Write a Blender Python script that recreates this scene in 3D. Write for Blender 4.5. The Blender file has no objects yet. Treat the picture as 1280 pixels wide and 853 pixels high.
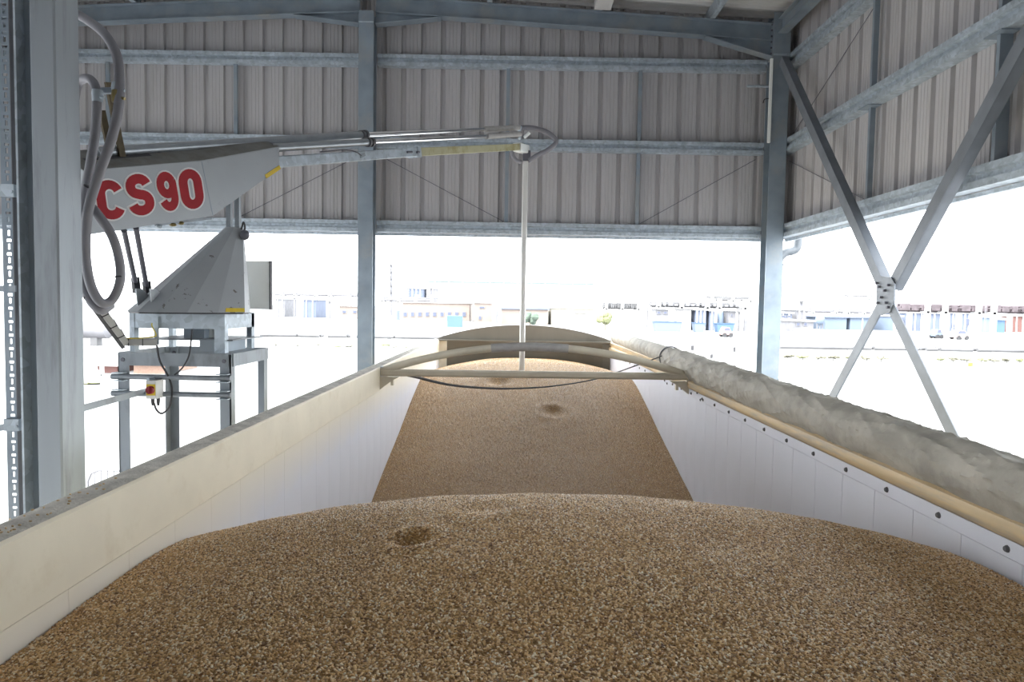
import bpy, bmesh, math, random
import numpy as np
from mathutils import Vector, Matrix, noise

random.seed(7)
R = math.radians
scene = bpy.context.scene
COL = scene.collection

# ------------------------------------------------------------------ camera
FPX = 853.0                       # focal length in pixels of the 1280x853 frame (24 mm on 36 mm)
PITCH = math.atan(44.5 / FPX)     # looking slightly down
ROLL = R(.95)
CAMZ = 4.15
C0 = Vector((0, 0, CAMZ))
fw = Vector((0, math.cos(PITCH), -math.sin(PITCH)))
u0 = Vector((0, math.sin(PITCH), math.cos(PITCH)))
r0 = Vector((1, 0, 0))
rt = r0 * math.cos(ROLL) + u0 * math.sin(ROLL)
up = u0 * math.cos(ROLL) - r0 * math.sin(ROLL)
cam = bpy.data.cameras.new('camera')
cam.sensor_width = 36
cam.lens = FPX / 1280 * 36
cam.clip_start = .05
cam.clip_end = 3000
cam.dof.use_dof = False
cam_o = bpy.data.objects.new('camera', cam)
M = Matrix.Identity(4)
for i in range(3):
    M[i][0] = rt[i]; M[i][1] = up[i]; M[i][2] = -fw[i]; M[i][3] = C0[i]
cam_o.matrix_world = M
COL.objects.link(cam_o)
scene.camera = cam_o

# ------------------------------------------------------------------ sky, sun, exposure
world = bpy.data.worlds.new('overcast_sky')
scene.world = world
world.use_nodes = True
bg = world.node_tree.nodes['Background']
bg.inputs['Color'].default_value = (.93, .97, 1.0, 1)
bg.inputs['Strength'].default_value = 1.3
sun = bpy.data.lights.new('sun', 'SUN')
sun.energy = 1.6
sun.angle = R(35)
sun.color = (1, .96, .90)
sun_o = bpy.data.objects.new('sun', sun)
sun_o.location = (-40, -36, 60)
sun_o.rotation_euler = Vector((.45, .42, -.75)).to_track_quat('-Z', 'Y').to_euler()
COL.objects.link(sun_o)
scene.view_settings.view_transform = 'Standard'
scene.view_settings.look = 'None'
scene.view_settings.gamma = 1
scene.view_settings.use_curve_mapping = False
scene.view_settings.exposure = 2.7


def P(x, y, Y):
    """world point that lies on the photo's sight line (x, y) at the real distance Y"""
    d = fw + rt * ((x - 640) / FPX) - up * ((y - 426.5) / FPX)
    return C0 + d * (Y / d.y)


# ------------------------------------------------------------------ materials
MATS = {}


def mat(name, col, rough=.6, metal=0.0, var=.12, scale=8, bump=0.0, bscale=60, stretch=(1, 1, 1), spangle=0, stain=None, stain_scale=3, stain_lo=.5, stain_hi=.7):
    if name in MATS:
        return MATS[name]
    m = bpy.data.materials.new(name)
    m.use_nodes = True
    nt = m.node_tree
    N, L = nt.nodes, nt.links
    b = N['Principled BSDF']
    b.inputs['Roughness'].default_value = rough
    b.inputs['Metallic'].default_value = metal
    tc = N.new('ShaderNodeTexCoord')
    mp = N.new('ShaderNodeMapping')
    mp.inputs['Scale'].default_value = stretch
    L.new(tc.outputs['Object'], mp.inputs['Vector'])
    nz = N.new('ShaderNodeTexNoise')
    nz.inputs['Scale'].default_value = scale
    nz.inputs['Detail'].default_value = 5
    L.new(mp.outputs[0], nz.inputs['Vector'])
    ramp = N.new('ShaderNodeValToRGB')
    ramp.color_ramp.elements[0].position = .3
    ramp.color_ramp.elements[1].position = .7
    ramp.color_ramp.elements[0].color = tuple(c * (1 - var) for c in col) + (1,)
    ramp.color_ramp.elements[1].color = tuple(min(1, c * (1 + var)) for c in col) + (1,)
    L.new(nz.outputs['Fac'], ramp.inputs[0])
    out = ramp.outputs[0]
    if spangle:
        vo = N.new('ShaderNodeTexVoronoi')
        vo.inputs['Scale'].default_value = spangle
        L.new(tc.outputs['Object'], vo.inputs['Vector'])
        mr = N.new('ShaderNodeMapRange')
        mr.inputs['To Min'].default_value = .8
        mr.inputs['To Max'].default_value = 1.22
        L.new(vo.outputs['Color'], mr.inputs['Value'])
        mx = N.new('ShaderNodeMix'); mx.data_type = 'RGBA'; mx.blend_type = 'MULTIPLY'
        mx.inputs['Factor'].default_value = 1
        L.new(out, mx.inputs['A']); L.new(mr.outputs[0], mx.inputs['B'])
        out = mx.outputs['Result']
    if stain:
        n2 = N.new('ShaderNodeTexNoise')
        n2.inputs['Scale'].default_value = stain_scale
        n2.inputs['Detail'].default_value = 8
        n2.inputs['Roughness'].default_value = .65
        L.new(mp.outputs[0], n2.inputs['Vector'])
        mr = N.new('ShaderNodeMapRange')
        mr.inputs['From Min'].default_value = stain_lo
        mr.inputs['From Max'].default_value = stain_hi
        L.new(n2.outputs['Fac'], mr.inputs['Value'])
        mx = N.new('ShaderNodeMix'); mx.data_type = 'RGBA'
        L.new(mr.outputs[0], mx.inputs['Factor'])
        L.new(out, mx.inputs['A'])
        mx.inputs['B'].default_value = tuple(stain) + (1,)
        out = mx.outputs['Result']
    L.new(out, b.inputs['Base Color'])
    if bump:
        n3 = N.new('ShaderNodeTexNoise')
        n3.inputs['Scale'].default_value = bscale
        n3.inputs['Detail'].default_value = 4
        L.new(mp.outputs[0], n3.inputs['Vector'])
        bp = N.new('ShaderNodeBump')
        bp.inputs['Strength'].default_value = bump
        bp.inputs['Distance'].default_value = .01
        L.new(n3.outputs['Fac'], bp.inputs['Height'])
        L.new(bp.outputs[0], b.inputs['Normal'])
    MATS[name] = m
    return m


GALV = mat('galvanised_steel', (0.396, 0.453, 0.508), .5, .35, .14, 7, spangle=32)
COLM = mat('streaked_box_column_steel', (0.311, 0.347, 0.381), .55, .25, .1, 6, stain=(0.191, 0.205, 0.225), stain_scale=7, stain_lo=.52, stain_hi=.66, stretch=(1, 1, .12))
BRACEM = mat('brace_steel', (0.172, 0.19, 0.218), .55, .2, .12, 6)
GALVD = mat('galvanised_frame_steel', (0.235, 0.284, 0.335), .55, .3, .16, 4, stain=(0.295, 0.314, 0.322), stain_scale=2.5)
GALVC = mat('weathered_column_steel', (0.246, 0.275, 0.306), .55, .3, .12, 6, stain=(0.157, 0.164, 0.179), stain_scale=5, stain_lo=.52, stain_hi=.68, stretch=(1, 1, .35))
CLAD = mat('pale_grey_cladding', (0.412, 0.402, 0.415), .6, 0, .05, 2, stretch=(1, 1, .15), stain=(0.349, 0.341, 0.334), stain_scale=6, stain_lo=.55, stain_hi=.8)
ROOFM = mat('roof_sheet_paint', (0.525, 0.525, 0.525), .6, 0, .06, 2)
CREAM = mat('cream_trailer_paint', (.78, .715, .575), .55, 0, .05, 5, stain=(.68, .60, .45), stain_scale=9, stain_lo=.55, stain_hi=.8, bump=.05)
CREAMD = mat('beige_bow_paint', (0.6, 0.552, 0.444), .5, 0, .08, 9)
SLEEVE = mat('worn_grey_sleeve', (0.376, 0.368, 0.36), .6, 0, .12, 18)
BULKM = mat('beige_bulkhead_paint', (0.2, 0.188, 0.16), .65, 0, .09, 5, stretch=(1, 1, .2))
PANEL = mat('white_panel', (.70, .715, .79), .5, 0, .04, 3)
DUST = mat('grain_dust', (0.571, 0.544, 0.49), .9, 0, .2, 25, bump=.5, bscale=120, stain=(0.354, 0.326, 0.286), stain_scale=14)
RAILR = mat('ochre_stained_cream_rail', (0.60, 0.455, 0.265), .55, 0, .1, 4, stretch=(6, .6, 6), stain=(0.44, 0.375, 0.285), stain_scale=5, stain_lo=.45, stain_hi=.62)
TARP = mat('dusty_grey_tarpaulin', (0.386, 0.361, 0.308), .75, 0, .2, 7, bump=.18, bscale=70, stain=(0.263, 0.246, 0.218), stain_scale=6, stain_lo=.5, stain_hi=.72)
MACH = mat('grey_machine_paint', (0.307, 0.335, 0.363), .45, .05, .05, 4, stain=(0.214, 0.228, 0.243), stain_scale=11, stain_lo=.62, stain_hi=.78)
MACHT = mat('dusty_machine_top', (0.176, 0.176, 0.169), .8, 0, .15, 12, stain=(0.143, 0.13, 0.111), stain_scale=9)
CONE = mat('chipped_grey_cone', (0.331, 0.354, 0.377), .5, .1, .05, 4, stain=(0.129, 0.119, 0.11), stain_scale=13, stain_lo=.63, stain_hi=.65)
RED = mat('red_lettering', (0.29, 0.008, 0.016), .8, 0, .12, 14, stain=(0.189, 0.084, 0.084), stain_scale=25, stain_lo=.68, stain_hi=.7)
WHITE = mat('white_paint', (0.576, 0.576, 0.576), .5, 0, .03)
YELL = mat('yellow_sticker', (0.6, 0.435, 0.0225), .5, 0, .06, 30)
YCREAM = mat('yellowed_cream_beam', (0.406, 0.392, 0.252), .55, 0, .1, 5, stretch=(1, 1, 1), stain=(0.294, 0.266, 0.126), stain_scale=6, stain_lo=.5, stain_hi=.65)
CHROME = mat('chrome_rod', (.85, .86, .88), .12, 1, .02)
TUBE = mat('galvanised_tube', (0.294, 0.322, 0.35), .35, .6, .1, 10)
STAIN = mat('stainless_probe_tube', (.78, .78, .76), .32, .35, .06, 12, stretch=(1, 1, .2))
HOSE = mat('grey_hose', (0.205, 0.205, 0.232), .55, 0, .06, 8)
BLACK = mat('black_rubber', (.03, .03, .035), .6, 0, .1)
OLIVE = mat('rusty_olive_bar', (0.0975, 0.078, 0.0455), .8, 0, .2, 20)
BRASS = mat('brass_fitting', (0.245, 0.196, 0.084), .4, .6, .15, 30)
BOXG = mat('pale_grey_enclosure', (0.816, 0.843, 0.829), .5, 0, .03)
SEALD = mat('dark_edge', (.10, .10, .11), .6, 0, .05)
BOXW = mat('white_plastic', (0.578, 0.586, 0.595), .5, 0, .03)
KNOB = mat('dark_red_knob', (.22, .02, .03), .4, 0, .05)
TRUNK = mat('grey_plastic_trunking', (0.375, 0.375, 0.367), .6, 0, .05)
STEELDK = mat('dark_strut', (0.111, 0.111, 0.137), .5, .2, .1)
ROPE = mat('grey_rope', (0.119, 0.126, 0.14), .9, 0, .2, 60)
CONC = mat('bright_concrete', (.21, .21, .21), .9, 0, .08, .3)
PVC = mat('pale_grey_downpipe', (0.126, 0.143, 0.16), .4, 0, .05)
RUBBER = mat('tyre_rubber', (.03, .03, .03), .9, 0, .1)
CHASSIS = mat('chassis_grey', (.2, .2, .21), .6, .2, .1)
# far plant: paint as it stands in full daylight
F_BLUE = mat('pale_blue_sheeting', (.122, .158, .215), .7, 0, .06, .2)
F_BLUE2 = mat('strong_blue_sheeting', (.062, .115, .20), .7, 0, .06, .2)
F_BLUEG = mat('blue_grey_sheeting', (0.0975, 0.117, 0.168), .7, 0, .1, .4)
F_CYAN = mat('whitish_cyan_sheeting', (0.187, 0.226, 0.226), .7, 0, .03, .1)
F_PINK = mat('pale_brick', (0.203, 0.168, 0.148), .85, 0, .05, .3)
F_BRICK = mat('red_brick', (0.133, 0.0663, 0.0585), .85, 0, .1, .3)
F_MAUVE = mat('mauve_pipe_bundle', (0.0819, 0.0663, 0.0741), .8, 0, .3, 1.2)
F_GREY = mat('plant_grey', (0.101, 0.101, 0.105), .7, .1, .2, .8)
F_LGREY = mat('plant_light_grey', (0.156, 0.156, 0.168), .7, .1, .15, .8)
F_DARK = mat('plant_dark', (0.0429, 0.0429, 0.0468), .7, .1, .2, .8)
F_WHITE = mat('plant_white', (.6, .6, .6), .7, 0, .04, .2)
F_GREEN = mat('far_foliage', (0.078, 0.105, 0.0819), .9, 0, .25, 1.5)
F_YGREEN = mat('far_yellow_foliage', (0.156, 0.168, 0.0858), .9, 0, .2, 1.5)
F_OLIVE = mat('dry_scrub', (0.133, 0.129, 0.0975), .9, 0, .25, 1.2)
F_ORANGE = mat('orange_board', (0.39, 0.156, 0.0312), .7, 0, .08, 4)
F_RED = mat('far_red_paint', (0.234, 0.0468, 0.039), .6, 0, .05, 4)
F_WIN = mat('far_window', (0.0702, 0.0819, 0.125), .3, 0, .1, 2)


# ------------------------------------------------------------------ mesh builder
ORG = {}          # world origin of every thing


class MB:
    def __init__(s):
        s.v = []; s.f = []

    def add(s, vs, fs):
        o = len(s.v)
        s.v += [Vector(p) for p in vs]
        s.f += [[i + o for i in f] for f in fs]
        return s

    def box(s, a, b):
        x0, y0, z0 = (min(a[i], b[i]) for i in range(3))
        x1, y1, z1 = (max(a[i], b[i]) for i in range(3))
        return s.add([(x0, y0, z0), (x1, y0, z0), (x1, y1, z0), (x0, y1, z0), (x0, y0, z1), (x1, y0, z1), (x1, y1, z1), (x0, y1, z1)],
                     [(0, 3, 2, 1), (4, 5, 6, 7), (0, 1, 5, 4), (1, 2, 6, 5), (2, 3, 7, 6), (3, 0, 4, 7)])

    def bar(s, p0, p1, w, h, upv=(0, 0, 1), bev=0):
        """straight bar of section w (sideways) x h (along upv)"""
        p0, p1 = Vector(p0), Vector(p1)
        d = (p1 - p0).normalized()
        side = d.cross(Vector(upv))
        if side.length < 1e-5:
            side = d.cross(Vector((1, 0, 0)))
        side.normalize()
        vv = side.cross(d).normalized()
        if bev:
            pr = [(-w / 2 + bev, -h / 2), (w / 2 - bev, -h / 2), (w / 2, -h / 2 + bev), (w / 2, h / 2 - bev), (w / 2 - bev, h / 2), (-w / 2 + bev, h / 2), (-w / 2, h / 2 - bev), (-w / 2, -h / 2 + bev)]
        else:
            pr = [(-w / 2, -h / 2), (w / 2, -h / 2), (w / 2, h / 2), (-w / 2, h / 2)]
        n = len(pr)
        vs = [p0 + side * a + vv * b for a, b in pr] + [p1 + side * a + vv * b for a, b in pr]
        fs = [(i, (i + 1) % n, (i + 1) % n + n, i + n) for i in range(n)]
        fs += [tuple(range(n))[::-1], tuple(range(n, 2 * n))]
        return s.add(vs, fs)

    def extrude(s, poly, vec):
        """closed planar polygon (3D points) pushed along vec"""
        n = len(poly)
        vec = Vector(vec)
        vs = [Vector(p) for p in poly] + [Vector(p) + vec for p in poly]
        fs = [(i, (i + 1) % n, (i + 1) % n + n, i + n) for i in range(n)]
        fs += [tuple(range(n))[::-1], tuple(range(n, 2 * n))]
        return s.add(vs, fs)

    def tube(s, pts, r, n=12, cap=True):
        pts = [Vector(p) for p in pts]
        rs = r if isinstance(r, (list, tuple)) else [r] * len(pts)
        rings = []
        ref = None
        for i, p in enumerate(pts):
            t = (pts[min(i + 1, len(pts) - 1)] - pts[max(i - 1, 0)]).normalized()
            if ref is None:
                ref = t.orthogonal().normalized()
            ref = (ref - t * ref.dot(t)).normalized()
            b = t.cross(ref)
            rings.append([p + (ref * math.cos(2 * math.pi * k / n) + b * math.sin(2 * math.pi * k / n)) * rs[i] for k in range(n)])
        vs = [q for ring in rings for q in ring]
        fs = []
        for i in range(len(pts) - 1):
            for k in range(n):
                fs.append((i * n + k, i * n + (k + 1) % n, (i + 1) * n + (k + 1) % n, (i + 1) * n + k))
        if cap:
            fs.append(tuple(range(n))[::-1])
            fs.append(tuple(range((len(pts) - 1) * n, len(pts) * n)))
        return s.add(vs, fs)

    def blob(s, c, rx, ry, rz, seed=0, n=10, m=7, rough=.25):
        c = Vector(c)
        vs = []; fs = []
        for j in range(m + 1):
            ph = math.pi * j / m - math.pi / 2
            for k in range(n):
                th = 2 * math.pi * k / n
                d = Vector((math.cos(ph) * math.cos(th), math.cos(ph) * math.sin(th), math.sin(ph)))
                q = 1 + rough * noise.noise(d * 2.1 + Vector((seed * 3.7, seed, 0)))
                vs.append(c + Vector((d.x * rx, d.y * ry, d.z * rz)) * q)
        for j in range(m):
            for k in range(n):
                fs.append((j * n + k, j * n + (k + 1) % n, (j + 1) * n + (k + 1) % n, (j + 1) * n + k))
        return s.add(vs, fs)

    def mesh(s, name, org, smooth=False):
        me = bpy.data.meshes.new(name)
        me.from_pydata([p - org for p in s.v], [], s.f)
        bm = bmesh.new(); bm.from_mesh(me)
        bmesh.ops.remove_doubles(bm, verts=bm.verts, dist=1e-6)
        bmesh.ops.recalc_face_normals(bm, faces=bm.faces)
        bm.to_mesh(me); bm.free()
        if smooth:
            me.polygons.foreach_set('use_smooth', [True] * len(me.polygons))
            try:
                me.set_sharp_from_angle(angle=R(40))
            except Exception:
                pass
        return me

    def build(s, name, m, parent=None, smooth=False, label=None):
        if parent is not None:
            org = ORG[parent.name]
        else:
            xs = [p.x for p in s.v]; ys = [p.y for p in s.v]; zs = [p.z for p in s.v]
            org = Vector(((min(xs) + max(xs)) / 2, (min(ys) + max(ys)) / 2, min(zs)))
        me = s.mesh(name, org, smooth)
        me.materials.append(m)
        o = bpy.data.objects.new(name, me)
        COL.objects.link(o)
        if parent is not None:
            o.parent = parent
        else:
            o.location = org
        ORG[o.name] = org
        if label:
            o['label'] = label
        return o


def tag(o, label=None, cat=None, group=None, kind=None):
    if label: o['label'] = label
    if cat: o['category'] = cat
    if group: o['group'] = group
    if kind: o['kind'] = kind
    return o


def thing(name, loc, label, cat, group=None, kind=None):
    o = bpy.data.objects.new(name, None)
    o.empty_display_size = .2
    o.location = loc
    COL.objects.link(o)
    ORG[o.name] = Vector(loc)
    return tag(o, label, cat, group, kind)


def put(me, name, parent, loc, rot=None):
    """one more object that shares mesh data; loc is a world position"""
    o = bpy.data.objects.new(name, me)
    COL.objects.link(o)
    o.parent = parent
    o.location = Vector(loc) - ORG[parent.name]
    if rot is not None:
        o.rotation_euler = rot
    ORG[o.name] = ORG[parent.name]
    return o


def smoothpath(pts, k=8):
    """Catmull-Rom through the points"""
    pts = [Vector(p) for p in pts]
    q = [pts[0] * 2 - pts[1]] + pts + [pts[-1] * 2 - pts[-2]]
    out = []
    for i in range(1, len(q) - 2):
        for j in range(k):
            t = j / k
            a, b, c, d = q[i - 1], q[i], q[i + 1], q[i + 2]
            out.append(.5 * ((2 * b) + (c - a) * t + (2 * a - 5 * b + 4 * c - d) * t * t + (3 * b - a - 3 * c + d) * t ** 3))
    out.append(pts[-1])
    return out


# ------------------------------------------------------------------ the shed
YB = 8.80            # back wall (inner face of the cladding)
YF = -3.2            # closed end wall added behind the camera
XR, XL = 3.46, -7.14  # side walls
XA = -1.84           # ridge
PITCHP = .25
ZC = CAMZ


def roofz(x):        # underside of the roof sheets
    return ZC + 3.925 - .0535 * abs(x - XA)


floor = MB().box((-400, -60, -.3), (400, 900, 0)).build('floor', CONC)
tag(floor, 'bright concrete yard running out from under the shed', None, kind='structure')


def sheet_profile(width):
    pts = []
    x = 0
    k = round(width / PITCHP)
    for i in range(k):
        b = i * PITCHP
        pts += [(b, 0)]
        for g in (.044, .089, .134):
            pts += [(b + g - .007, 0), (b + g, .0045), (b + g + .007, 0)]
        pts += [(b + .178, 0), (b + .190, .034), (b + .236, .034), (b + .25 - .002, 0)]
    pts.append((k * PITCHP, 0))
    return pts


def clad(wall, a0, a1, zb, topf, fixed, axis, sign):
    """trapezoidal sheets one metre wide; axis 0: wall runs along X, 1: along Y; sign: outward direction"""
    n = 0
    a = a0
    while a < a1 - .01:
        w = min(1.0, a1 - a)
        w = max(PITCHP, round(w / PITCHP) * PITCHP)
        pr = sheet_profile(w)
        m = MB()
        vs = []
        for t, d in pr:
            q = a + t
            f = fixed + sign * (d + .0)
            g = fixed + sign * (d + .004)
            tz = topf(q) + .03
            if axis == 0:
                vs += [(q, f, zb), (q, f, tz), (q, g, zb), (q, g, tz)]
            else:
                vs += [(f, q, zb), (f, q, tz), (g, q, zb), (g, q, tz)]
        fs = []
        for i in range(len(pr) - 1):
            o = i * 4; p = o + 4
            fs += [(o, p, p + 1, o + 1), (o + 2, o + 3, p + 3, p + 2), (o, o + 2, p + 2, p), (o + 1, p + 1, p + 3, o + 3)]
        e = (len(pr) - 1) * 4
        fs += [(0, 1, 3, 2), (e, e + 2, e + 3, e + 1)]
        m.add(vs, fs)
        m.build('cladding_sheet', CLAD, wall)
        a += w
        n += 1
    return n


def sigma(p0, p1, inward, h=.142, d=.10):
    """sigma section rail: bright flanges, recessed web; inward is the unit vector into the shed"""
    p0, p1 = Vector(p0), Vector(p1)
    iv = Vector(inward)
    z = Vector((0, 0, 1))
    prof = [(0, 0), (d, 0), (d, h * .33), (d - .032, h * .38), (d - .032, h * .64), (d, h * .69), (d, h), (0, h), (0, h - .004), (d - .004, h - .004), (d - .004, h * .69 + .002), (d - .036, h * .64), (d - .036, h * .38), (d - .004, h * .33 - .002), (d - .004, .004), (0, .004)]
    poly = [p0 + iv * a + z * b for a, b in prof]
    return MB().extrude(poly, p1 - p0)


# --- back wall
wall_back = tag(MB().box((XL, YB + .01, ZC + .872), (XR, YB + .05, ZC + .905)).build('wall_back', GALV), 'grey ribbed cladding wall above the open end of the shed', None, kind='structure')
clad(wall_back, XL, XR, ZC + .90, lambda x: roofz(x), YB, 0, 1)
GZ = (.905, 1.952, 2.972)
bays = [(XL + .12, XA - .10), (XA + .10, 3.13)]
for gz in GZ:
    for a, b in bays:
        sigma((a, YB - .002, ZC + gz), (b, YB - .002, ZC + gz), (0, -1, 0)).build('girt', GALV, wall_back)
# hot sag bars at the third points of each bay
for x in (XA - 1.69, XA - 3.30, XA + 1.74, XA + 3.40):
    for g0, g1 in ((GZ[0] + .15, GZ[1]), (GZ[1] + .15, GZ[2])):
        MB().bar((x, YB - .055, ZC + g0 - .01), (x, YB - .055, ZC + g1 + .02), .045, .03, (0, 1, 0)).build('sag_bar', GALVD, wall_back)
for x0, z0, x1, z1 in ((XA + .15, 1.86, XA + 1.70, 1.07), (3.05, 1.9, XA + 3.45, 1.07), (XA - .15, 1.86, XA - 1.66, 1.07)):
    MB().tube([(x0, YB - .03, ZC + z0), (x1, YB - .03, ZC + z1)], .004, 6).build('sag_wire', STEELDK, wall_back)

# --- right wall
wall_right = tag(MB().box((XR + .01, YF, ZC + .872), (XR + .05, YB, ZC + .905)).build('wall_right', GALV), 'grey ribbed cladding side wall behind the cross brace', None, kind='structure')
clad(wall_right, 1.80, YB, ZC + .90, lambda y: roofz(XR), XR, 1, 1)
clad(wall_right, -3.20, 1.80, .02, lambda y: roofz(XR), XR, 1, 1)  # unseen near stretch, clad down to the floor to shade the grain
for gz in GZ:
    for a, b in ((YF, 3.0), (3.0, YB - .06)):
        sigma((XR - .002, a, ZC + gz), (XR - .002, b, ZC + gz), (-1, 0, 0), h=.16, d=.12).build('girt', GALV, wall_right)
for y in (6.62, 4.86):
    for g0, g1 in ((GZ[0] + .15, GZ[1]), (GZ[1] + .15, GZ[2]), (GZ[2] + .15, 3.58)):
        MB().bar((XR - .06, y, ZC + g0), (XR - .06, y, ZC + g1 + .02), .05 if y > 5 else .09, .035, (0, 1, 0)).build('sag_bar', GALVD, wall_right)
    MB().box((XR - .15, y - .09, ZC + GZ[1] - .012), (XR - .02, y + .09, ZC + GZ[1] - .002)).build('cleat', GALVD, wall_right)
for p0, p1 in (((YB - .15, 1.86), (6.7, 1.07)), ((YB - .15, 2.15), (6.7, 2.95))):
    MB().tube([(XR - .02, p0[0], ZC + p0[1]), (XR - .02, p1[0], ZC + p1[1])], .004, 6).build('sag_wire', STEELDK, wall_right)

# --- left and front walls (out of the frame, they shade the shed; the closed front one is added)
wall_left = tag(MB().box((XL - .05, YF, ZC + .872), (XL - .01, YB, ZC + .905)).build('wall_left', GALV), 'grey ribbed cladding side wall on the sampler side', None, kind='structure')
clad(wall_left, -3.20, YB, ZC + .90, lambda y: roofz(XL), XL, 1, -1)
for gz in GZ:
    for a, b in ((YF, 3.0), (3.0, YB - .06)):
        sigma((XL + .002, a, ZC + gz), (XL + .002, b, ZC + gz), (1, 0, 0), h=.16, d=.12).build('girt', GALV, wall_left)
wall_front_shade = tag(MB().box((XL, YF - .05, 0), (XR, YF - .01, .12)).build('wall_front_shade', GALV), 'unseen grey ribbed cladding wall added to shade the near end of the shed', None, kind='structure')
clad(wall_front_shade, XL, XR, .02, lambda x: roofz(x), YF, 0, -1)

# --- roof: sheets with ribs down the slope, purlins along the shed
ceiling = tag(MB().box((XA - .12, YF - .1, roofz(XA) + .02), (XA + .12, YB + .1, roofz(XA) + .035)).build('ceiling', ROOFM), 'pale ribbed metal roof over the shed', None, kind='structure')
y = YF - .2
while y < YB + .6:
    for xa, xb in ((XA, XR + .15), (XL - .15, XA)):
        m = MB()
        pr = sheet_profile(1.0)
        vs = []
        for t, d in pr:
            for x in (xa, xb):
                vs += [(x, y + t, roofz(x) + .036 - d), (x, y + t, roofz(x) + .041 - d)]
        fs = []
        for i in range(len(pr) - 1):
            o = i * 4; p = o + 4
            fs += [(o, o + 2, p + 2, p), (o + 1, p + 1, p + 3, o + 3), (o, p, p + 1, o + 1), (o + 2, o + 3, p + 3, p + 2)]
        m.add(vs, fs)
        m.build('roof_sheet', ROOFM, ceiling)
    y += 1.0
for x in (XA + .25, XA + 1.5, XA + 2.85, XA + 4.23, XA - .25, XA - 1.5, XA - 2.85, XA - 4.2):
    z = roofz(x)
    MB().extrude([(x - .03, YF + .05, z), (x + .03, YF + .05, z), (x + .03, YF + .05, z - .006), (x - .024, YF + .05, z - .006), (x - .024, YF + .05, z - .144), (x + .03, YF + .05, z - .144), (x + .03, YF + .05, z - .15), (x - .03, YF + .05, z - .15)], (0, YB - YF - .1, 0)).build('purlin', GALV, ceiling)
lf = MB().box((.93, 8.20, ZC + 3.60), (1.13, 8.48, ZC + 3.70)).build('lamp_housing', WHITE)
tag(lf, 'small white light fitting under the roof beside the rafter', 'light')


# --- steel frames
def isec(root, p0, p1, depth, width, dvec, tf=.014, tw=.010, m=None):
    """I section as web and two flanges; dvec points across the depth"""
    m = m or GALVD
    p0, p1, dv = Vector(p0), Vector(p1), Vector(dvec).normalized()
    for s, nm in ((1, 'flange'), (-1, 'flange')):
        c = dv * (s * (depth / 2 - tf / 2))
        MB().bar(p0 + c, p1 + c, width, tf, dv).build(nm, m, root)
    MB().bar(p0, p1, tw, depth - 2 * tf, dv).build('web', m, root)


def column(name, x, y, depth, width, dvec, label, top):
    t = thing(name, (x, y, 0), label, 'column', 'steel columns of the shed')
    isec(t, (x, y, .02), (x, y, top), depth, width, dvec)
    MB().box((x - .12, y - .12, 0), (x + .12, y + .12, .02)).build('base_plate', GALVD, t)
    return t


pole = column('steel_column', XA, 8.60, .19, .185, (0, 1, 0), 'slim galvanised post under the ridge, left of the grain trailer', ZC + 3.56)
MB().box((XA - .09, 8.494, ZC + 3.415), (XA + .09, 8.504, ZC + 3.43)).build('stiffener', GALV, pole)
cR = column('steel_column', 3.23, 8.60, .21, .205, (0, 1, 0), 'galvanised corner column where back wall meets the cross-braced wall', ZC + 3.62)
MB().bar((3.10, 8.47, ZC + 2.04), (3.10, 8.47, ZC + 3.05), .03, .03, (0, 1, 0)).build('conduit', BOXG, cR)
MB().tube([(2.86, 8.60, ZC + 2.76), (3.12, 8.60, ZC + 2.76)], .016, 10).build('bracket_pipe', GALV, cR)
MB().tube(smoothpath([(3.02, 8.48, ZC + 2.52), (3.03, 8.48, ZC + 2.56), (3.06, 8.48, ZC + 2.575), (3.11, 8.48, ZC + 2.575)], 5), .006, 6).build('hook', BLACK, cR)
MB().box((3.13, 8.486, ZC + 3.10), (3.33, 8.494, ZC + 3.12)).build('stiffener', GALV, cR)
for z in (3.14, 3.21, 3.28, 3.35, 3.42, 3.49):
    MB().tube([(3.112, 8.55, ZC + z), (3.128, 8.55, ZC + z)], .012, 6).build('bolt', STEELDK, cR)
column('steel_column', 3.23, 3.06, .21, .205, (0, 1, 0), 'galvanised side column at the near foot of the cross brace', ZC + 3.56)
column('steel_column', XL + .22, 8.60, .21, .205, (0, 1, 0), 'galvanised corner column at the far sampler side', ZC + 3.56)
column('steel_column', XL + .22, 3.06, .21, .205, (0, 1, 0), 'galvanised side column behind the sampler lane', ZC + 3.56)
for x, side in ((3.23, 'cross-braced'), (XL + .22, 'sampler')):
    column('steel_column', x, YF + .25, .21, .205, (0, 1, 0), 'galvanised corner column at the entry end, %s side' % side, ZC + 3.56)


def rafter(y, s, label):
    """half rafter from the ridge, s=+1 to the right wall, -1 to the left"""
    xe = 3.13 if s > 0 else XL + .32
    x0 = XA + s * .10
    zb0 = ZC + 3.565 - .0535 * .1
    zb1 = ZC + 3.565 - .0535 * abs(xe - XA)
    d = .205
    t = thing('roof_rafter', ((x0 + xe) / 2, y, min(zb0, zb1)), label, 'beam', 'rafters under the roof')
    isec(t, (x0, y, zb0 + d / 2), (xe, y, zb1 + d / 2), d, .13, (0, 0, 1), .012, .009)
    # haunches at both ends
    for xa, za, L, h in ((xe, zb1, -s * .82, .19), (x0, zb0, s * .80, .137)):
        xb = xa + L
        zb = ZC + 3.565 - .0535 * abs(xb - XA)
        MB().extrude([(xa, y - .005, za), (xb, y - .005, zb), (xa, y - .005, za - h)], (0, .010, 0)).build('haunch_plate', GALVD, t)
        MB().bar((xa, y, za - h), (xb, y, zb - .006), .13, .012, (0, 0, 1)).build('haunch_flange', GALVD, t)
    MB().box((xe, y - .08, zb1 - .22), (xe + s * .014, y + .08, zb1 + d + .04)).build('end_plate', GALVD, t)
    return t


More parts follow.
